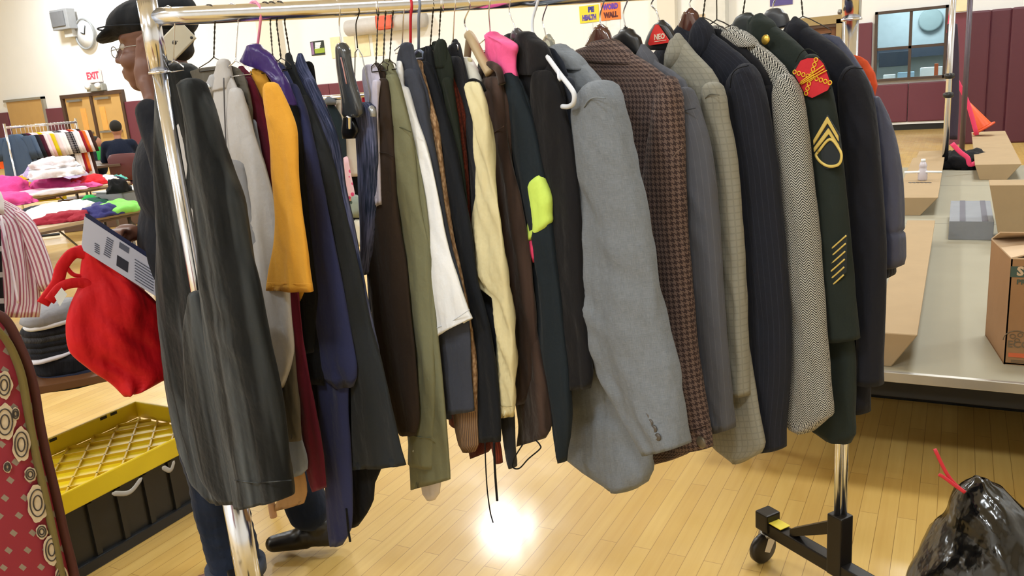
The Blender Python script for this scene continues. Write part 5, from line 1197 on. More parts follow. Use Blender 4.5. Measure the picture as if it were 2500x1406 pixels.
# ================================================================== LEFT BACKGROUND
TT = plain('table_laminate', '#b09a7c', .5, noise_amt=.04); TLEG = plain('table_leg_metal', '#6d6a66', .45, .6); TEDGE = plain('table_edge', '#5b4636', .5)
def folding_table(x0, x1, y0, y1, z, lab):
    e = empty('folding_table', ((x0+x1)/2, (y0+y1)/2, 0), lab, 'table')
    box('tabletop', ((x0+x1)/2, (y0+y1)/2, z-.015), (x1-x0, y1-y0, .03), TT, e, bevel=.004)
    box('edge_band', ((x0+x1)/2, (y0+y1)/2, z-.034), (x1-x0+.01, y1-y0+.01, .018), TEDGE, e, bevel=.003)
    for yy in (y0+.2, y1-.2):
        for xx in (x0+.08, x1-.08): tube('leg', [(xx, yy, z-.04), (xx, yy, 0)], .014, TLEG, e, 10)
        tube('crossbar', [(x0+.08, yy, .18), (x1-.08, yy, .18)], .01, TLEG, e, 8)
        tube('brace', [((x0+x1)/2, yy, .18), ((x0+x1)/2, yy+(.45 if yy < (y0+y1)/2 else -.45), z-.04)], .008, TLEG, e, 8)
    return e
folding_table(-9.0, -8.22, 4.0, 6.15, .75, 'far folding table heaped with pink and lavender clothes')
folding_table(-6.45, -5.70, 2.7, 4.45, .75, 'nearer folding table with white, red and green clothes')
def heap(nm, lab, cat, px, py, z, w, d, h, col, seed, group=None, pat='plain', col2=None, rot=0, surf=None):
    """a crumpled garment lying on a table"""
    c = at_z(px, py, z); bm = bmesh.new(); q = bmesh.ops.create_icosphere(bm, subdivisions=4, radius=1.0)
    for v in bm.verts:
        p = v.co.copy(); r = 1+.22*noise.noise(p*1.6+Vector((seed*3, 0, 0)))+.16*noise.noise(p*4+Vector((0, seed*5, 0)))
        rid = abs(noise.noise(Vector((p.x*3+seed, p.y*3, p.z*5))))*.22
        v.co = Vector((p.x*w/2*r, p.y*d/2*r, max(p.z, -.0)*h*(r-rid)))
    bmesh.ops.transform(bm, matrix=Matrix.Translation((c.x, c.y, z+.002)) @ Matrix.Rotation(rot, 4, 'Z'), verts=bm.verts)
    o = link(bm, nm, fabric(col, pat, col2), None); l = o.data.uv_layers.new(name='UVMap')
    for i, lp in enumerate(o.data.loops):
        v = o.data.vertices[lp.vertex_index].co; l.data[i].uv = (v.x+v.y, v.z+v.y)
    return set_props(o, lab, cat, group)
G1_ = 'clothes heaped on the far table'; G2_ = 'clothes laid on the nearer table'
H1 = [('pink_blouse', 'hot pink blouse at the left corner of the far table', 'top', 12, 478, .75, .45, .5, .2, '#e04a94'), ('pink_sweater', 'large bright pink sweater hanging over the left table corner', 'sweater', 18, 500, .75, .5, .5, .12, '#d94a90'),
      ('yellow_shirt', 'mustard yellow shirt on the far table', 'shirt', 70, 452, .75, .35, .4, .13, '#dfa02c'), ('peach_blouse', 'peach blouse beside the mustard shirt on the far table', 'top', 95, 448, .75, .25, .3, .14, '#edb89c'),
      ('lavender_blouse', 'lavender blouse in the middle of the heap', 'top', 125, 446, .75, .6, .6, .26, '#b5a3cf'), ('lavender_blanket', 'pale lavender blanket right of the lavender blouse', 'blanket', 160, 442, .75, .5, .5, .2, '#c6badd'),
      ('pink_shirt', 'deep pink shirt in front of the lavender heap', 'shirt', 130, 462, .75, .45, .5, .14, '#cf4c92'), ('pink_leggings', 'pink leggings trailing right of the deep pink shirt', 'leggings', 182, 458, .75, .35, .6, .07, '#dd5a9c'),
      ('pale_pink_blouse', 'pale pink blouse at the front edge of the far table', 'top', 88, 474, .75, .3, .9, .05, '#f0b5cd'), ('white_blouse', 'white blouse along the front edge of the far table', 'top', 140, 470, .75, .25, .6, .04, '#f0e8ee'),
      ('red_shirt', 'bright red shirt on the right part of the far table', 'shirt', 214, 452, .75, .4, .6, .11, '#d8232f'), ('white_tee', 'white tee right of the red shirt', 'tee', 252, 445, .75, .35, .45, .08, '#f4f1ea'),
      ('navy_sock_pair', 'navy socks at the right end of the far table', 'socks', 275, 442, .75, .25, .25, .06, '#26324a'), ('teal_blouse', 'teal blouse at the very end of the far table', 'top', 288, 440, .75, .2, .2, .06, '#5fb5a8'),
      ('white_blanket', 'white patterned blanket on top of the lavender heap', 'blanket', 140, 430, .9, .5, .6, .17, '#eae6ea'), ('green_white_blouse', 'white and green blouse beside the white blanket', 'top', 168, 428, .88, .3, .35, .14, '#cfe0d6'),
      ('striped_blouse', 'grey striped blouse at the top of the heap', 'top', 135, 410, 1.02, .4, .5, .12, '#d9d3da')]
for i, a in enumerate(H1):
    lo = a[5]
    heap(*a[:10], seed=i+1, group=None, rot=i*.7)
H2 = [('dark_shirt', 'dark shirt behind the white shirt on the nearer table', 'shirt', 92, 520, .75, .25, .3, .06, '#2a2d3d'), ('white_shirt', 'white shirt on the left of the nearer table', 'shirt', 135, 528, .75, .5, .55, .10, '#f6f4f2'),
      ('white_sweater', 'white sweater in the middle of the nearer table', 'sweater', 178, 518, .75, .4, .4, .09, '#eff1ef'), ('maroon_tee', 'maroon tee with a pale print on the front of the nearer table', 'tee', 155, 540, .75, .22, .42, .07, '#a3283a'),
      ('maroon_jersey', 'maroon jersey right of the maroon tee', 'jersey', 196, 534, .75, .2, .3, .07, '#a8303f'), ('dark_green_sweater', 'dark green sweater behind the purple shirt', 'sweater', 245, 504, .75, .35, .45, .08, '#1f5a48'),
      ('grey_blouse', 'grey blouse behind the dark green sweater', 'top', 265, 492, .75, .3, .4, .06, '#9aa2a8'), ('mint_blouse', 'pale mint blouse left of the dark green sweater', 'top', 205, 506, .75, .3, .35, .07, '#c2dcd4'),
      ('purple_shirt', 'purple shirt with a white logo stripe on the nearer table', 'shirt', 250, 524, .75, .3, .45, .09, '#3f3f80'), ('green_shirt', 'lime green shirt at the end of the nearer table', 'shirt', 288, 518, .75, .4, .35, .10, '#86d566'), ('green_hat', 'small green hat at the back of the nearer table', 'hat', 222, 503, .75, .15, .18, .09, '#23a04c')]
for i, a in enumerate(H2): heap(*a[:10], seed=i+31, rot=i*.9)
# grey bin with a black shoe on a crate at the table end
c = at_z(305, 502, .75); e = empty('storage_bin', (c.x, c.y, .75), 'shallow grey plastic bin at the end of the tables', 'bin')
box('tray', (c.x-.1, c.y+.15, .81), (.34, .42, .12), plain('bin_grey', '#84868b', .5), e, bevel=.02); box('rim', (c.x-.1, c.y+.15, .872), (.37, .45, .012), plain('bin_rim', '#97999d', .5), e, bevel=.004)
folding_table(c.x-.5, c.x+.15, c.y-.12, c.y+.7, .75, 'small folding table end carrying the grey bin')
heap('black_shoe', 'black shoe in the grey bin', 'shoe', 292, 470, .88, .14, .2, .12, '#17171a', 77)
# far rack of children's clothes
R0_ = at_d(12, 312, 12.2); R1_ = at_d(186, 298, 12.9); e = empty('garment_rack', (R0_.x, R0_.y, 0), 'distant chrome rack of small clothes in front of the blonde door', 'clothes rack')
tube('hanging_bar', [R0_, R1_], .016, CHROME, e, 10); 
for q in (R0_, R1_): tube('upright', [(q.x, q.y, q.z+.05), (q.x, q.y, .06)], .015, CHROME, e, 10); tube('foot', [(q.x-.25, q.y-.25, .04), (q.x+.25, q.y+.25, .04)], .018, BLACKPL, e, 8)
FARC = [(24, '#4f6078', 'faded blue denim jacket', 118), (36, '#5b6e88', 'pale blue denim jacket', 112), (46, '#252733', 'black shirt', 128), (56, '#5e2138', 'maroon dress', 150), (64, '#efdde0', 'pale pink tee', 98), (72, '#f2c7cf', 'long pink dress', 150), (82, '#d8c21e', 'bright yellow dress', 155), (92, '#e8d3d6', 'blush top', 120),
        (100, '#efe9ec', 'white blouse', 118), (110, '#f4f0f0', 'long white dress', 122), (120, '#6a6468', 'grey checked shirt', 100), (129, '#332f38', 'black checked dress', 110), (138, '#f2edf2', 'white tee', 92), (146, '#ece6ec', 'white polo', 96), (154, '#a3202f', 'red shirt', 104), (162, '#e2702c', 'orange shirt', 100), (170, '#ece4ea', 'white long top', 120), (180, '#4a2f2b', 'dark brown coat', 135)]
for i, (x, colr, lab, L) in enumerate(FARC):
    t = (x-12)/174; P0 = R0_.lerp(R1_, t); pf = Plane((P0.x, P0.y, 0), degrees(atan2(R1_.y-R0_.y, R1_.x-R0_.x))-52)
    g = empty('small_garment', (P0.x, P0.y, P0.z-.3), lab+' on the distant rack', lab.split()[-1])
    zt = P0.z-.10; hgt = L/162.0; segs = []
    for k in range(9):
        t2 = k/8; w2 = (.05, .13, .17)[min(k, 2)] if k < 3 else .14+.05*t2; segs.append((pf.pt(-w2, zt-hgt*t2*.92), pf.pt(w2, zt-hgt*t2*.92)))
    m_ = fabric(colr, 'check' if 'checked' in lab else 'plain', '#c0bcc0' if 'checked' in lab else None, scale=1.2)
    seg_tube('body', segs, pf.n, .03, m_, g, seed=i, folds=.012, seg=20)
    for s_ in (1, -1):
        sg = [(pf.pt(s_*(.15+.05*t2)-.045, zt-.03-.28*t2), pf.pt(s_*(.15+.05*t2)+.045, zt-.03-.28*t2)) for t2 in (0, .3, .6, 1)]
        seg_tube('sleeve', sg, pf.n, .025, m_, g, seed=i+3, folds=.006, seg=12)
    hg = tube('clothes_hanger', [P0+Vector((0, 0, .018)), P0+Vector((.012, 0, .01)), P0+Vector((0, 0, -.03)), (P0.x, P0.y, zt)], .003, WHITEPL, None, 6); set_props(hg, 'white hanger of the %s on the distant rack' % lab, 'hanger')
# desk, green sign, chair, bench
q = at_z(190, 374, .75); q2 = at_z(272, 366, .75)
e = empty('desk', (-15.4, 10.9, 0), 'dark-edged table with papers in front of the double doors', 'table')
dc = at_d(232, 372, 14.6)
box('tabletop', (dc.x, dc.y, .75), (.75, 1.7, .035), TEDGE, e, rz=radians(50), bevel=.004)
for sx in (-.3, .3):
    for sy in (-.7, .7):
        v = Matrix.Rotation(radians(50), 3, 'Z') @ Vector((sx, sy, 0)); tube('leg', [(dc.x+v.x, dc.y+v.y, .74), (dc.x+v.x, dc.y+v.y, 0)], .02, TLEG, e, 8)
set_props(box('papers', (dc.x-.38, dc.y-.42, .778), (.3, .5, .02), PAPER, rz=.9, bevel=0), 'white papers on the table by the double doors', 'papers')
gs = at_d(249, 341, 14.4); sg = empty('green_sign', (gs.x, gs.y, .77), 'blank bright green sign standing on the table', 'sign')
box('board', (gs.x, gs.y, .92), (.24, .02, .2), plain('sign_green', '#1fae4b', .6), sg, rz=YAW, bevel=0); box('stand', (gs.x, gs.y+.02, .80), (.1, .1, .05), BLACKPL, sg, rz=YAW)
cc = at_d(306, 420, 13.8); MC = plain('maroon_chair_shell', '#5f2f33', .4)
ch = empty('stacking_chair', (cc.x, cc.y, 0), 'maroon shell chair with chrome legs seen from behind', 'chair')
rzc = YAW
def loc(a, b_, z): return Vector((cc.x, cc.y, 0))+Vector((cos(rzc)*a-sin(rzc)*b_, sin(rzc)*a+cos(rzc)*b_, z))
segs = [(loc(-.2, .02, .9), loc(.2, .02, .9)), (loc(-.235, .0, .84), loc(.235, .0, .84)), (loc(-.24, .02, .6), loc(.24, .02, .6)), (loc(-.2, .05, .5), loc(.2, .05, .5))]
seg_tube('backrest', segs, Vector((CF.x, CF.y, 0)).normalized(), .015, MC, ch, folds=0, crease=0, open_end=False)
box('seat', loc(0, .27, .45), (.44, .44, .03), MC, ch, rz=rzc, bevel=.012)
for sx in (-.2, .2):
    for sy in (.06, .48): tube('leg', [loc(sx, sy, .45), loc(sx*1.15, sy, 0)], .011, CHROME, ch, 8)
    tube('stretcher', [loc(sx*1.07, .06, .25), loc(sx*1.07, .48, .25)], .008, CHROME, ch, 8)
bq = at_d(245, 425, 12.6); set_props(box('bench', (bq.x, bq.y, .22), (1.1, .4, .44), plain('brown_bench', '#5c4436', .5), rz=radians(48), bevel=.01), 'low brown wooden bench in front of the table by the doors', 'bench')
bo = at_d(4, 425, 11); set_props(heap('orange_ball', 'orange ball at the left edge behind the pink heap', 'ball', 3, 412, .86, .3, .3, .22, '#d8551d', 0), None)
# striped shirt on a near rack, pile of folded jeans, bench
ps = at_d(60, 600, 2.95); pS = Plane((ps.x, ps.y, 0), degrees(atan2(ps.y, ps.x))-90+25)
STR = fabric('#f3eaf3', 'stripe', '#b8748c')
e = empty('striped_shirt', (ps.x, ps.y, .8), 'white dress shirt with thin red stripes at the left edge', 'shirt')
px_tube('body', [(478, -120, -10), (492, -170, 16), (508, -235, 48), (535, -262, 70), (600, -270, 84), (680, -270, 92), (740, -262, 96), (772, -255, 92)], pS, STR, e, dep=.05, folds=.02, seg=44)
px_tube('sleeve', [(520, 30, 62), (545, 40, 82), (590, 56, 102), (640, 72, 120), (690, 88, 134), (100, 712, 140, 694)], pS, STR, e, off=.035, dep=.035, folds=.008)
px_tube('sleeve', [(520, -250, -220), (600, -295, -245), (690, -330, -280), (712, -332, -290)], pS, STR, e, off=-.01, dep=.03)
px_tube('collar', [(470, -30, 2), (486, -32, 8), (522, -28, 10)], pS, fabric('#f6f5fa', 'plain'), e, off=.045, dep=.012, folds=0, open_end=False)
px_line('placket', [(2, 525), (16, 590), (30, 660), (44, 740)], pS, .066, .006, STR, e, flat=.3)
e2 = empty('check_garment', (ps.x, ps.y, .8), 'black garment with white dashes at the far left edge', 'garment')
px_tube('body', [(560, -140, 2), (700, -180, 8), (800, -180, 14)], pS, fabric('#16161a', 'check', '#e8e8e8', scale=3), e2, off=.085, dep=.012)
rk = empty('garment_rack', (pS.pt(-.12, 0)), 'chrome rack at the left edge carrying the striped shirt', 'clothes rack')
n2 = pS.n
tube('hanging_bar', [pS.pt(-1.5, 1.35), pS.pt(-.30, 1.35)], .014, CHROME, rk)
for q in (-1.5, -.30):
    tube('upright', [pS.pt(q, 1.36), pS.pt(q, .05)], .014, CHROME, rk); tube('foot', [pS.pt(q, .03)-n2*.25, pS.pt(q, .03)+n2*.25], .018, BLACKPL, rk)
tube('side_arm', [pS.pt(-.30, 1.35), pS.pt(-.06, 1.33)], .008, CHROME, rk); tube('stem', [pS.pt(-.10, 1.335), pS.pt(-.10, 1.2)], .003, CHROME, rk)
# bench with folded jeans
jb = at_z(200, 936, .60); ang = radians(90+8)
bx0 = at_z(60, 950, .60); bx1 = at_z(300, 905, .60)
bd = (bx1-bx0); bd.z = 0; bl = bd.length; bd.normalize(); bn = Vector((-bd.y, bd.x, 0))
if bn.dot(Vector((-1, 1, 0))) < 0: bn = -bn
e = empty('low_table', (bx0+bx1)/2-Vector((0, 0, .6)), 'low dark brown table under the stack of folded jeans', 'table')
mid_ = (bx0+bx1)/2+bn*.3
box('tabletop', (mid_.x+bd.x*.1, mid_.y+bd.y*.1, .585), (bl+.72, .6, .03), plain('table_brown', '#5d3a1e', .5), e, rz=atan2(bd.y, bd.x), bevel=.004)
for sa_ in (-1, 1):
    for sb_ in (-1, 1):
        v = mid_+bd*(bl/2+.42 if sa_ > 0 else -bl/2-.25)+bn*(sb_*.24); tube('leg', [(v.x, v.y, .58), (v.x, v.y, 0)], .016, TLEG, e, 10)
def folded(nm, lab, cat, rows, off, dep, mat, z=None, **kw):
    e = empty(nm, (mid_.x, mid_.y, .61), lab, cat); px_tube('folded_cloth', rows, pj2, mat, e, off=off, dep=dep, step=6, open_end=False, seed=off*100, **kw); return e
pj2 = Plane((bx0+bn*.10), degrees(atan2(bd.y, bd.x)))
DN = lambda i: fabric(['#1a1d26', '#23262f', '#14161d', '#2b2d35', '#191b22'][i % 5], 'denim', ['#3a3d48', '#44474f', '#2a2d36', '#56585e', '#34363f'][i % 5])
set_props(folded('folded_jeans', 'navy folded jeans at the bottom, widest of the pile', 'jeans', [(88, 912, 300, 868), (82, 930, 304, 880), (90, 946, 300, 902)], -.08, .12, fabric('#242a40', 'denim', '#343b55'), folds=.01), None, None)
folded('folded_jeans', 'black folded jeans directly over the navy bottom pair', 'jeans', [(76, 872, 292, 842), (74, 886, 292, 852), (84, 908, 290, 872)], -.08, .11, DN(2), folds=.01)
folded('folded_shirt', 'white-edged folded shirt low in the pile', 'shirt', [(72, 874, 184, 845), (70, 880, 186, 850), (74, 884, 182, 854)], -.05, .10, fabric('#d9d9e4', 'plain'), folds=.004)
for i in range(5):
    y = 862-i*13
    folded('folded_jeans', ('lowest of the five thin dark jeans in the pile', 'second of the five thin dark jeans from below', 'middle one of the five thin dark jeans', 'fourth of the five thin dark jeans from below', 'topmost of the five thin dark jeans, under the white-edged shirt')[i], 'jeans',
           [(60-i*2, y-8, 188, y-26), (56-i*2, y-1, 192, y-19), (62-i*2, y+6, 188, y-13)], -.07, .10, DN(i), folds=.007)
folded('folded_shirt', 'white folded shirt under the grey sweater', 'shirt', [(58, 792, 188, 764), (56, 797, 190, 769), (60, 802, 188, 774)], -.06, .10, fabric('#d4d5da', 'plain'), folds=.004)
folded('folded_sweater', 'light grey folded sweater on top of the pile', 'sweater', [(84, 756, 185, 730), (54, 772, 190, 742), (48, 786, 190, 760), (60, 794, 186, 770)], -.06, .10, fabric('#85868c', 'plain'), folds=.008)
# black tote with a yellow tray on it
TY = plain('yellow_plastic', '#e0c31c', .35, noise_amt=.03)
tx0, tx1, ty0, ty1, th = -2.97, -2.53, 1.18, 2.04, .245
e = empty('storage_tote', ((tx0+tx1)/2, (ty0+ty1)/2, 0), 'long black storage tote on the gym floor at lower left', 'tote')
bm = bmesh.new()
w0 = .03
for c, s_ in ((((tx0+tx1)/2, (ty0+ty1)/2, .01), (tx1-tx0-w0*2, ty1-ty0-w0*2, .02)), ((tx1-.015, (ty0+ty1)/2, th/2), (.02, ty1-ty0, th)), ((tx0+.015, (ty0+ty1)/2, th/2), (.02, ty1-ty0, th)), (((tx0+tx1)/2, ty0+.015, th/2), (tx1-tx0, .02, th)), (((tx0+tx1)/2, ty1-.015, th/2), (tx1-tx0, .02, th))): bm_box(bm, c, s_)
for k in range(7): bm_box(bm, (tx1, ty0+.1+k*.11, th/2), (.012, .02, th*.9))
link(bm, 'bin', plain('black_bin', '#1a1814', .4), e, False)
bm = bmesh.new(); bm_box(bm, (tx1+.004, (ty0+ty1)/2, .02), (.02, ty1-ty0+.01, .04), None, .004); link(bm, 'base_rim', BLACKPL, e, False)
e = empty('yellow_tray', ((tx0+tx1)/2, (ty0+ty1)/2, th), 'yellow plastic tray with a ribbed grid lying on the black tote', 'tray')
bm = bmesh.new(); z0 = th+.012; ex = .03
bm_box(bm, ((tx0+tx1)/2, (ty0+ty1)/2, z0), (tx1-tx0, ty1-ty0, .008))
x0_, x1_, y0_, y1_ = tx0-ex, tx1+ex, ty0-ex, ty1+ex
for c, s_ in (((x1_, (ty0+ty1)/2, z0+.03), (.012, y1_-y0_, .07)), ((x0_, (ty0+ty1)/2, z0+.03), (.012, y1_-y0_, .07)), (((tx0+tx1)/2, y0_, z0+.03), (x1_-x0_, .012, .07)), (((tx0+tx1)/2, y1_, z0+.03), (x1_-x0_, .012, .07))): bm_box(bm, c, s_, None, .004)
link(bm, 'tray_body', TY, e, False)
bm = bmesh.new()
for k in range(-8, 14):
    for sg_ in (1, -1):
        # diagonal ribs clipped to the tray floor
        c0 = ty0+k*.11; pts = []
        for t in (0, 1):
            pts.append((lerp(tx0, tx1, t), c0+(tx1-tx0)*t*sg_))
        (xa, ya), (xb, yb) = pts
        if ya > yb: (xa, ya), (xb, yb) = (xb, yb), (xa, ya)
        if yb <= ty0 or ya >= ty1: continue
        if ya < ty0: r_ = (ty0-ya)/(yb-ya); xa, ya = xa+(xb-xa)*r_, ty0
        if yb > ty1: r_ = (ty1-ya)/(yb-ya); xb, yb = xa+(xb-xa)*r_, ty1
        bm_box(bm, ((xa+xb)/2, (ya+yb)/2, z0+.008), (hypot(xb-xa, yb-ya), .006, .012), Matrix.Rotation(atan2(yb-ya, xb-xa), 3, 'Z'))
link(bm, 'rib_grid', plain('yellow_rib', '#c9a514', .4), e, False)
for px_, py_ in ((305, 1020), (335, 1010), (185, 1075), (160, 1086)):
    q = at_z(px_, py_, th+.085); box('slot', (x0_, q.y, z0+.055), (.014, .03, .012), BLACKPL, e, bevel=0)
for k, (a_, b_) in enumerate(((270, 345), (395, 425))):
    q0 = at_x(a_, 1180-(a_-270)*.45, x1_+.02); q1 = at_x(b_, 1180-(b_-270)*.45, x1_+.02)
    o = tube('plastic_film', smooth_path([(x1_+.015, q0.y, z0-.01), (x1_+.02, (q0.y+q1.y)/2, z0-.035), (x1_+.015, q1.y, z0-.01)], 6), [.003]+[.009]*11+[.003], plain('film_white', '#c9c6c0', .3, trans=.3), None, 10, flat=.3)
    set_props(o, ('crumpled white plastic film under the tray edge', 'small bit of white film near the tray corner')[k], 'film')
# paisley robe in the near left corner
pr0 = at_d(100, 1250, 1.62); pR = Plane((pr0.x, pr0.y, 0), degrees(atan2(pr0.y, pr0.x))-90+12)
PR = NT('paisley_red'); co = PR.coord('UV', (1, 1, 1))
sep = PR.n('ShaderNodeSeparateXYZ'); PR.l(co, sep.inputs[0]); uu = PR.math('MULTIPLY', sep.outputs[0], 32); vv = PR.math('MULTIPLY', sep.outputs[1], 32)
ua = PR.math('ADD', uu, PR.math('MULTIPLY', PR.math('FLOORED_MODULO', PR.math('FLOOR', vv), 2), .5))
du = PR.math('SUBTRACT', PR.math('FRACT', ua), .5); dv = PR.math('SUBTRACT', PR.math('FRACT', vv), .5)
dd = PR.math('ADD', PR.math('ABSOLUTE', du), PR.math('ABSOLUTE', dv)); PR.l(PR.mix(PR.math('LESS_THAN', dd, .22), srgb('#8c1430'), srgb('#8d8175')), PR.b.inputs['Base Color']); PR.b.inputs['Roughness'].default_value = .6; PR.b.inputs['Sheen Weight'].default_value = .2
e = empty('patterned_robe', (pr0.x, pr0.y, .8), 'dark red floral robe with olive band and brown edging, lower left corner', 'robe')
EDG = [(600, -190), (640, -130), (690, -70), (730, -35), (762, -8), (775, 14), (800, 34), (850, 58), (900, 78), (960, 93), (1030, 104), (1110, 120), (1200, 142), (1300, 164), (1406, 190), (1520, 210)]
seg_tube('cloth', [(pR.hit(-250-max(0, min(220, (y-560)*.9)), y), pR.hit(x-8, y)) for y, x in EDG], pR.n, .02, PR.m, e, folds=.004, seg=36, fold_freq=10, top_dome=False)
px_line('brown_edging', [(x-8, y) for y, x in EDG], pR, .008, .0085, plain('brown_velvet', '#4a2019', .8, bump=.2), e)
OB = fabric('#8a7a44', 'rib', '#5a5030', scale=3); px_line('olive_band', [(-12, 800), (14, 830), (34, 868), (52, 920), (66, 1000), (82, 1090), (104, 1190), (128, 1300), (152, 1420)], pR, .018, .0135, OB, e, flat=.35)
CM = plain('cream_print', '#c9b9a0', .7, noise_amt=.12, nscale=90); DKP = plain('dark_print', '#3d3632', .8)
for i, (mx, my, rx, ry) in enumerate(((10, 940, 20, 34), (12, 1030, 26, 44), (52, 1085, 22, 42), (74, 1158, 15, 18), (92, 1228, 26, 46), (102, 1298, 14, 18), (126, 1342, 20, 38), (18, 1140, 10, 14), (150, 1410, 16, 30), (38, 1010, 10, 16))):
    poly = [(mx+rx*(1+.06*cos(t*7)+.05*cos(t*4+i))*cos(t), my+ry*(1+.06*cos(t*5+i)+.03*sin(t*11))*sin(t)) for t in [2*pi*k/36 for k in range(36)]]
    px_patch('floral_medallion', poly, pR, .0205, .001, CM, e)
    for s_ in (.72, .4):
        px_line('medallion_ring', [(mx+rx*s_*cos(t), my+ry*s_*sin(t)) for t in [2*pi*k/14 for k in range(15)]], pR, .0222, .0011, DKP, e, n=2)
zb = pR.hit(-220, 600).z; uh = pR.uz(pR.hit(-225, 600))[0]
rk2 = empty('garment_rack', tuple(pR.pt(uh-.3, 0)), 'chrome rack outside the left edge carrying the red floral robe', 'clothes rack')
for q_ in (-1.1, -.22): tube('upright', [pR.pt(uh+q_, zb+.2), pR.pt(uh+q_, .05)], .015, CHROME, rk2); tube('foot', [pR.pt(uh+q_, .03, -.25), pR.pt(uh+q_, .03, .25)], .018, BLACKPL, rk2)
tube('hanging_bar', [pR.pt(uh-1.1, zb+.18), pR.pt(uh+.03, zb+.18)], .015, CHROME, rk2)
hg = tube('clothes_hanger', smooth_path([pR.pt(uh, zb+.18, -.018), pR.pt(uh, zb+.198), pR.pt(uh, zb+.17, .02), pR.pt(uh, zb+.1), pR.pt(uh, zb)], 5), .002, WIRE, None); set_props(hg, 'wire hanger of the red floral robe', 'hanger')
# rack and garments seen through the gap
g0 = at_d(788, 240, 4.6); g1_ = at_d(915, 229, 4.6); e = empty('garment_rack', (g0.x, g0.y, 0), 'second chrome rack seen through the gap in the front row', 'clothes rack')
dd_ = (g1_-g0); dd_.z = 0; dd_.normalize(); a0 = g0-dd_*.35; a1 = g1_+dd_*.6
tube('hanging_bar', [a0, Vector((a1.x, a1.y, a0.z))], .015, CHROME, e)
for q in (a0, a1): tube('upright', [(q.x, q.y, a0.z+.05), (q.x, q.y, .05)], .014, CHROME, e); tube('foot', [(q.x-.2, q.y-.25, .03), (q.x+.2, q.y+.25, .03)], .018, BLACKPL, e)
pg = Plane((g0.x, g0.y, 0), degrees(atan2(dd_.y, dd_.x)))
for lab, cat, rows, colr, of in (('grey felt hat shape on the rack behind the gap', 'hat', [(238, 795, 812), (246, 790, 822), (256, 792, 820)], '#6b7078', 0), ('dark shirt behind the gap, left side', 'shirt', [(250, 798, 812), (280, 800, 832), (340, 805, 845), (600, 812, 850)], '#27363f', -.03),
                            ('cream poster-white shirt behind the gap', 'shirt', [(240, 820, 836), (270, 818, 850), (340, 825, 872), (420, 830, 876), (430, 835, 874)], '#c9c2b8', -.06), ('black shirt low behind the gap', 'shirt', [(400, 845, 885), (420, 848, 890), (480, 852, 890), (560, 856, 885)], '#0e0e11', -.12),
                            ('pink floral child top behind the gap', 'top', [(385, 834, 850), (420, 838, 856), (470, 848, 866), (490, 850, 868)], '#e3bcc6', -.02), ('grey floral top behind the gap', 'top', [(480, 854, 876), (510, 856, 880), (530, 860, 882)], '#8f9a92', -.02), ('white ruffled top behind the gap', 'top', [(540, 864, 884), (570, 868, 888), (600, 872, 888)], '#d8d4c4', -.02),
                            ('red bottle cap shape behind the gap', 'cap', [(232, 884, 896), (262, 882, 898)], '#b0182c', -.02), ('white plastic bottle behind the gap', 'bottle', [(232, 892, 900), (240, 891, 903), (262, 892, 903)], '#e6e6ea', .01)):
    m_ = fabric(colr, 'floral' if 'floral' in lab else 'plain', '#d94a7c' if 'pink' in lab else ('#4a5a50' if 'floral' in lab else None))
    o = px_tube({'cap': 'red_bottle', 'top': 'childs_blouse'}.get(cat, cat), rows, pg, m_, None, off=of, dep=.03, folds=.006); set_props(o, lab, cat)
# ================================================================== STAGE AND RIGHT SIDE
SX0, SX1, SY0, SY1, SZ = -.75, 4.2, 3.03, 8.85, .40
st = empty('stage_platform', (SX0, SY0, 0), 'low grey carpeted stage platform with a metal front edge', 'stage')
DECK = plain('stage_deck', '#98927f', .8, noise_amt=.05, nscale=2.5, bump=.05)
box('deck', ((SX0+SX1)/2, (SY0+SY1)/2, SZ-.02), (SX1-SX0, SY1-SY0, .04), DECK, st, bevel=0)
box('edge_trim', ((SX0+SX1)/2, SY0-.008, SZ-.016), (SX1-SX0, .02, .036), plain('aluminium_edge', '#b9b5ad', .35, .7), st, bevel=.002)
box('beam', ((SX0+SX1)/2, SY0+.06, SZ-.075), (SX1-SX0, .05, .07), plain('stage_black', '#0d0c0a', .7), st)
box('skirt', ((SX0+SX1)/2, SY0+.75, .18), (SX1-SX0, .02, .36), plain('skirt_black', '#0b0a0a', .9), st)
for x in (-.7, .9, 2.5):
    for y in (3.12, 5.2): tube('leg', [(x, y, 0), (x, y, SZ-.04)], .02, BLACKPL, st)
for y in (5.9, 7.6): box('joint_strip', ((SX0+SX1)/2, y, SZ+.0006), (SX1-SX0, .01, .0012), plain('joint_grey', '#8d887a', .6), st, bevel=0)
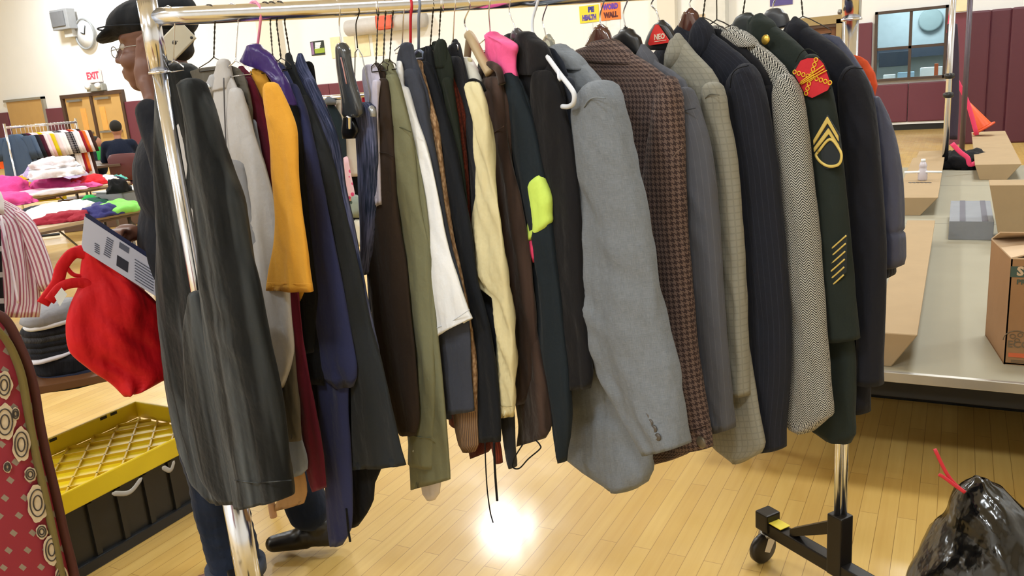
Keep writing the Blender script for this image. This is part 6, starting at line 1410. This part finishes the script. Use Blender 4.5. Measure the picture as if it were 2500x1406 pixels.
def long_carton(lab, bl, br, tl, tr, yfar, flr=SZ, nm='cardboard_box', flap=True):
    """open-bottomed long carton: front bottom corners and front top corners in the photo, length to row yfar"""
    B0, B1 = at_z(*bl, flr), at_z(*br, flr); Y = B0.y
    T0, T1 = at_y(*tl, Y-.0), at_y(*tr, Y-.0); zt = (T0.z+T1.z)/2
    Fy = at_z((tl[0]+tr[0])/2, yfar, zt).y
    e = empty(nm, (B0.x, Y, flr), lab, 'box')
    x0, x1 = T0.x, T1.x; b0, b1 = B0.x, B1.x
    V = [(b0, Y, flr), (b1, Y, flr), (x1, Y, zt), (x0, Y, zt), (b0, Fy, flr), (b1, Fy, flr), (x1, Fy, zt), (x0, Fy, zt)]
    bm = bmesh.new(); vv = [bm.verts.new(v) for v in V]
    for f in ((0, 1, 2, 3), (5, 4, 7, 6), (1, 5, 6, 2), (4, 0, 3, 7), (3, 2, 6, 7), (4, 5, 1, 0)): bm.faces.new([vv[i] for i in f])
    bmesh.ops.recalc_face_normals(bm, faces=bm.faces); bmesh.ops.bevel(bm, geom=list(bm.edges), offset=.003, segments=1, affect='EDGES')
    link(bm, 'carton', CARD, e, False)
    return e, (x0, x1, Y, Fy, zt)
eb, B_ = long_carton('long low cardboard box at the front left of the stage', (2130, 892), (2176, 892), (2128, 812), (2241, 816), 537)
ea, A_ = long_carton('cardboard box with a row of punched slots and a bottle on it', (2192, 526), (2247, 524), (2185, 482), (2291, 482), 385)
for k in range(6):
    q = at_z(2222+k*9.5, 446, A_[4]); box('slot', (q.x, q.y, A_[4]+.0016), (.016, .03, .0015), BLACKPL, ea, rz=.5, bevel=0)
ec, C_ = long_carton('tall cardboard box beyond the grey block, under the orange cone', (2392, 440), (2458, 440), (2380, 400), (2495, 402), 320)
ed, D_ = long_carton('plain closed cardboard box behind the open printed carton', (2440, 590), (2560, 590), (2416, 450), (2610, 452), 438)
q = at_z(2252, 440, A_[4]); e = empty('water_bottle', (q.x, q.y, A_[4]), 'small clear bottle with white cap and label on the slotted box', 'bottle')
lathe('bottle_body', (q.x, q.y, A_[4]+.001), [(.001, 0), (.03, 0), (.034, .01), (.034, .07), (.026, .085), (.026, .1), (.03, .11), (.018, .14), (.001, .142)], plain('bottle_frost', '#d9d2dc', .3, trans=.3), e, 20)
lathe('cap', (q.x, q.y, A_[4]+.143), [(.001, 0), (.016, 0), (.016, .02), (.001, .022)], WHITEPL, e, 16)
w0_, w1_ = at_y(2208, 421, q.y-.02), at_y(2300, 420, q.y-.02); o = tube('white_rod', [w0_, (w0_+w1_)/2+Vector((0, 0, .003)), w1_], .0085, WHITEPL); set_props(o, 'white plastic rod lying across the slotted box', 'rod')
# foam block
f0, f1 = at_z(2315, 585, SZ), at_z(2424, 585, SZ); zt = at_y(2370, 540, f0.y).z
e = empty('foam_block', (f0.x, f0.y, SZ), 'grey foam block with darker stripes on the stage', 'block')
fy = at_z(2370, 490, zt).y
box('block', ((f0.x+f1.x)/2, (f0.y+fy)/2, (SZ+zt)/2), (f1.x-f0.x, fy-f0.y, zt-SZ), plain('foam_grey', '#85888e', .9, bump=.1), e, bevel=.004)
for xa, xb in ((2343, 2357), (2398, 2412)):
    a, b2 = at_y(xa, 540, f0.y), at_y(xb, 540, f0.y); box('dark_stripe', ((a.x+b2.x)/2, (f0.y+fy)/2, zt+.001), (b2.x-a.x, fy-f0.y-.004, .002), plain('stripe_grey', '#66656e', .9), e, bevel=0)
# open printed carton
c0 = at_z(2450, 889, SZ); Y = c0.y; tz = at_y(2452, 632, Y).z; lx = c0.x; wE = .42; dE = .33
e = empty('open_carton', (lx, Y, SZ), 'open brown carton with printed lettering at the right edge', 'box')
KR = plain('kraft_card', '#96704b', .85, noise_amt=.05, bump=.05); th_ = .005
bm = bmesh.new(); sk = .05
def quad_solid(pts, n, t):
    f = bm.faces.new([bm.verts.new(Vector(p)) for p in pts]); r = bmesh.ops.extrude_face_region(bm, geom=[f]); bmesh.ops.translate(bm, vec=Vector(n)*t, verts=[v for v in r['geom'] if isinstance(v, bmesh.types.BMVert)])
quad_solid([(lx, Y, SZ), (lx+wE, Y, SZ), (lx+wE, Y, tz), (lx, Y, tz)], (0, 1, 0), th_)
quad_solid([(lx, Y, SZ), (lx-sk, Y+dE, SZ), (lx-sk, Y+dE, tz), (lx, Y, tz)], (1, 0, 0), th_)
quad_solid([(lx-sk, Y+dE, SZ), (lx+wE, Y+dE, SZ), (lx+wE, Y+dE, tz), (lx-sk, Y+dE, tz)], (0, -1, 0), th_)
quad_solid([(lx+wE, Y, SZ), (lx+wE, Y+dE, SZ), (lx+wE, Y+dE, tz), (lx+wE, Y, tz)], (-1, 0, 0), th_)
quad_solid([(lx, Y, SZ+.002), (lx+wE, Y, SZ+.002), (lx+wE, Y+dE, SZ+.002), (lx-sk, Y+dE, SZ+.002)], (0, 0, 1), th_)
bmesh.ops.recalc_face_normals(bm, faces=bm.faces); link(bm, 'carton_body', KR, e, False)
KR2 = plain('kraft_flap', '#c3a98b', .85)
prism('flap', [(lx-.0, Y, tz), (lx-sk, Y+dE, tz), (lx-sk+.20, Y+dE-.04, tz+.03), (lx+.16, Y+.03, tz+.045)], (0, 0, 1), th_, KR2, e)
prism('flap', [(lx-sk, Y+dE, tz), (lx+wE, Y+dE, tz), (lx+wE-.02, Y+dE-.16, tz+.06), (lx-sk+.02, Y+dE-.15, tz+.055)], (0, 0, 1), th_, KR2, e)
prism('flap', [(lx, Y, tz), (lx+wE, Y, tz), (lx+wE-.02, Y+.15, tz-.03), (lx+.02, Y+.13, tz-.02)], (0, 0, 1), th_, KR2, e)
GI = plain('green_print', '#3f5148', .8); KI = plain('kraft_print', '#6d5c45', .8); OI = plain('orange_print', '#c8623a', .8)
def onf(px_, py_): return at_y(px_, py_, Y-.0012)
a, b2 = onf(2468, 650), onf(2468, 676); box('print_panel', (a.x+.15, Y-.0008, (a.z+b2.z)/2), (.3, .0015, a.z-b2.z), GI, e, bevel=0)
text('lettering', 'S', onf(2491, 663)+Vector((0, -.001, 0)), (1, 0, 0), (0, 0, 1), .042, KR2, e, .0005, .002); text('lettering', 'PR', onf(2493, 689), (1, 0, 0), (0, 0, 1), .024, GI, e, .0005, .0006)
text('lettering', 'ECO', onf(2487, 842), (1, 0, 0), (0, 0, 1), .034, KI, e, .0005, .0008)
q = onf(2482, 824); 
bm = bmesh.new()
for dx_, dz_, r_ in ((-.012, .004, .008), (.010, .010, .007), (.002, -.010, .007)):
    bm_tube(bm, [Vector((q.x+dx_+r_*cos(t), Y-.001, q.z+dz_+r_*sin(t))) for t in [2*pi*k/14 for k in range(14)]], .0016, 6, closed=True)
link(bm, 'leaf_print', KI, e)
bm = bmesh.new(); bm_tube(bm, [Vector((q.x+.04*cos(t), Y-.001, q.z-.012+.036*sin(t))) for t in [pi*k/14 for k in range(15)]], .0018, 6); link(bm, 'arch_print', KI, e)
a, b2 = onf(2462, 861), onf(2462, 871); box('print_stripe', (a.x+.15, Y-.0008, (a.z+b2.z)/2), (.3, .0015, a.z-b2.z), OI, e, bevel=0)
for k in range(2): a = onf(2468, 879+k*4); box('print_line', (a.x+.12, Y-.0008, a.z), (.24, .0015, .0028), KI, e, bevel=0)
# cone, pink strap, black bag, far stand
cz = C_[4]; q = at_z(2425, 330, cz); cn = empty('traffic_cone', (q.x, q.y, cz), 'orange traffic cone lying tipped on the tall box', 'cone')
tip, base = at_d(2363, 252, hypot(q.x, q.y)), at_d(2400, 322, hypot(q.x, q.y)); base.z = max(base.z, cz+.09); ax = (tip-base).normalized(); L = (tip-base).length
lathe('cone_body', base, [(.09, 0), (.085, .01), (.022, L), (.015, L+.004), (.001, L+.004)], plain('cone_orange', '#e0551c', .45), cn, 24, ax); lathe('cone_base', base-ax*.02, [(.001, 0), (.12, 0), (.12, .015), (.09, .022), (.001, .022)], plain('cone_base_orange', '#cf4a18', .5), cn, 24, ax)
PKR = plain('pink_ribbon', '#ea3f6d', .5)
def ribbon(lab, pts, D, r):
    P = smooth_path([at_d(x, y, D) for x, y in pts], 5); o = tube('pink_tape', P, r, PKR, None, 8, flat=.25); return set_props(o, lab, 'tape')
DT = hypot(q.x, q.y)-.25
ribbon('pink tape hanging taut from above, upper strand', [(2330, -20), (2322, 30), (2316, 80)], DT, .02); ribbon('pink tape slanting down to the orange cone', [(2318, 155), (2338, 200), (2362, 250), (2385, 330)], DT, .022)
ribbon('curled pink tape on the black bag', [(2324, 350), (2345, 372), (2362, 385), (2368, 402), (2384, 398), (2392, 404)], at_z(2350, 410, .45).xy.length, .02)
bq = at_z(2352, 412, SZ); o = heap('black_bag', 'black duffel bag at the back of the stage', 'bag', 2352, 408, SZ, .5, .45, .17, '#131217', 91)
s0 = at_z(2306, 412, SZ); sd = empty('garment_rack', (s0.x, s0.y, SZ), 'tall chrome rack standing at the back edge of the stage', 'clothes rack')
top = at_y(2322, -60, s0.y); tube('upright', [(s0.x, s0.y, SZ), (s0.x, s0.y, top.z+.3)], .026, CHROME, sd); tube('hanging_bar', [(s0.x, s0.y, top.z+.25), (s0.x+.14, s0.y+1.3, top.z+.25)], .02, CHROME, sd)
tube('upright', [(s0.x+.14, s0.y+1.3, 0), (s0.x+.14, s0.y+1.3, top.z+.3)], .026, plain('dark_post', '#5a5058', .4, .5), sd)
for z_ in (1.05, 1.22): lathe('clamp', (s0.x, s0.y, z_), [(.03, 0), (.045, .01), (.045, .04), (.03, .05)], BLACKPL, sd, 16)
box('foot', (s0.x, s0.y, SZ+.02), (.5, .08, .04), BLACKPL, sd, rz=.6, bevel=.01)
pgx = Plane((s0.x+.07, s0.y+.65, 0), degrees(YAW)); o = px_tube('dark_garment', [(60, 2314, 2336), (130, 2312, 2340), (250, 2312, 2340), (340, 2314, 2336)], pgx, fabric('#4b4150', 'plain'), None, dep=.04); set_props(o, 'dark purple grey garment on the tall rack at the back of the stage', 'garment')
bx = at_z(2262, 400, SZ+.0); a = at_d(2262, 392, 7.8)
ew, _ = long_carton('brown cardboard box at the back, behind the bottle', (2232, 420), (2262, 420), (2236, 388), (2300, 385), 368)
# black refuse bag
bc = at_z(2400, 1500, 0); bc.z = 0
BG = NT('black_bin_liner'); BG.b.inputs['Base Color'].default_value = srgb('#060607'); BG.b.inputs['Roughness'].default_value = .16; BG.b.inputs['Specular IOR Level'].default_value = .7
w1 = BG.noise(BG.coord('Object', (1, 1, .25)), 14, 3, .5); w2 = BG.noise(BG.coord('Object'), 9, 3); BG.bump(BG.math('ADD', w1, w2), .5, .02)
e = empty('bin_liner', (bc.x, bc.y, 0), 'shiny black refuse bag at the lower right corner', 'bag')
def edge_at(px_, py_): 
    d = ray(px_, py_); D = hypot(bc.x, bc.y); return CC+d*(D/hypot(d.x, d.y))
rowsB = [(1178, 2372, 2420), (1190, 2352, 2448), (1210, 2342, 2466), (1240, 2330, 2500), (1290, 2308, 2545), (1340, 2276, 2585), (1400, 2235, 2620), (1480, 2205, 2640), (1560, 2200, 2650)]
pb = Plane((bc.x, bc.y, 0), degrees(YAW)-8); Rr = sub_rows(rowsB, 9); segs = [(pb.hit(a_, y1), pb.hit(c_, y2)) for a_, y1, c_, y2 in Rr]
segs = [sg_ for sg_ in segs if sg_[0].z > .005]
o = seg_tube('liner', segs, pb.n, .2, BG.m, e, folds=.03, seg=90, fold_freq=14, sq=1.0, crease=6, open_end=False, seed=4, deps=[min(.17, .03+.012*i) for i in range(len(segs))])
for v in o.data.vertices:
    r = noise.noise(Vector(v.co)*14); v.co += v.normal*abs(r)*.010
RT = plain('red_tie', '#c8283c', .45)
px_line('drawstring_tie', [(2356, 1202), (2330, 1180), (2308, 1150), (2282, 1096)], pb, .06, .0045, RT, e, flat=.4); px_line('drawstring_tie', [(2356, 1202), (2330, 1184), (2306, 1166), (2292, 1158)], pb, .07, .0045, RT, e, flat=.4)
# ------------------------------------------------------------------ sub-parts hang under the part they belong to
NEST = {'cuff_button': 'sleeve', 'cuff_seam': 'sleeve', 'cuff_edge': 'sleeve', 'sleeve_seam': 'sleeve', 'sleeve_hem': 'sleeve', 'lime_band': 'sleeve', 'pink_stripe': 'sleeve', 'castor_wheel': 'castor_plate', 'castor_fork': 'castor_plate',
        'patch_chain': 'shoulder_patch', 'patch_stroke': 'shoulder_patch', 'patch_border': 'shoulder_patch', 'chevron': 'chevron_backing', 'chevron_rocker': 'chevron_backing', 'service_bar': 'service_backing', 'iris': 'eye',
        'medallion_ring': 'floral_medallion', 'push_bar': 'leaf', 'door_closer': 'leaf', 'lettering_rule': 'label_plate', 'zip_pull': 'zip', 'cap_seam': 'flat_cap', 'emblem_leaf': 'emblem', 'yellow_sticker': 'foot_arm', 'drawcord': 'collar', 'collar_pin': 'collar', 'glasses_bridge': 'glasses_rim', 'glasses_temple': 'glasses_rim', 'turned_cuff': 'jeans', 'rib_grid': 'tray_body'}
def _c(o):
    b = [Vector(v) for v in o.bound_box]; return sum(b, Vector())/8
for root in [o for o in bpy.data.objects if o.parent is None and o.children]:
    kids = list(root.children)
    for k in kids:
        nm = k.name.split('.')[0]; tgt = NEST.get(nm) or ({'board': 1, 'housing': 1, 'label_plate': 1} and None)
        if nm == 'lettering': tgt = next((t for t in ('board', 'housing', 'label_plate', 'carton_body') if any(q.name.split('.')[0] == t for q in kids)), None)
        if nm == 'push_bar' and False: tgt = None
        if not tgt: continue
        c = [q for q in kids if q.name.split('.')[0] == tgt and q.type == 'MESH']
        if c: k.parent = min(c, key=lambda q: (_c(q)-_c(k)).length)
bpy.context.view_layer.update()
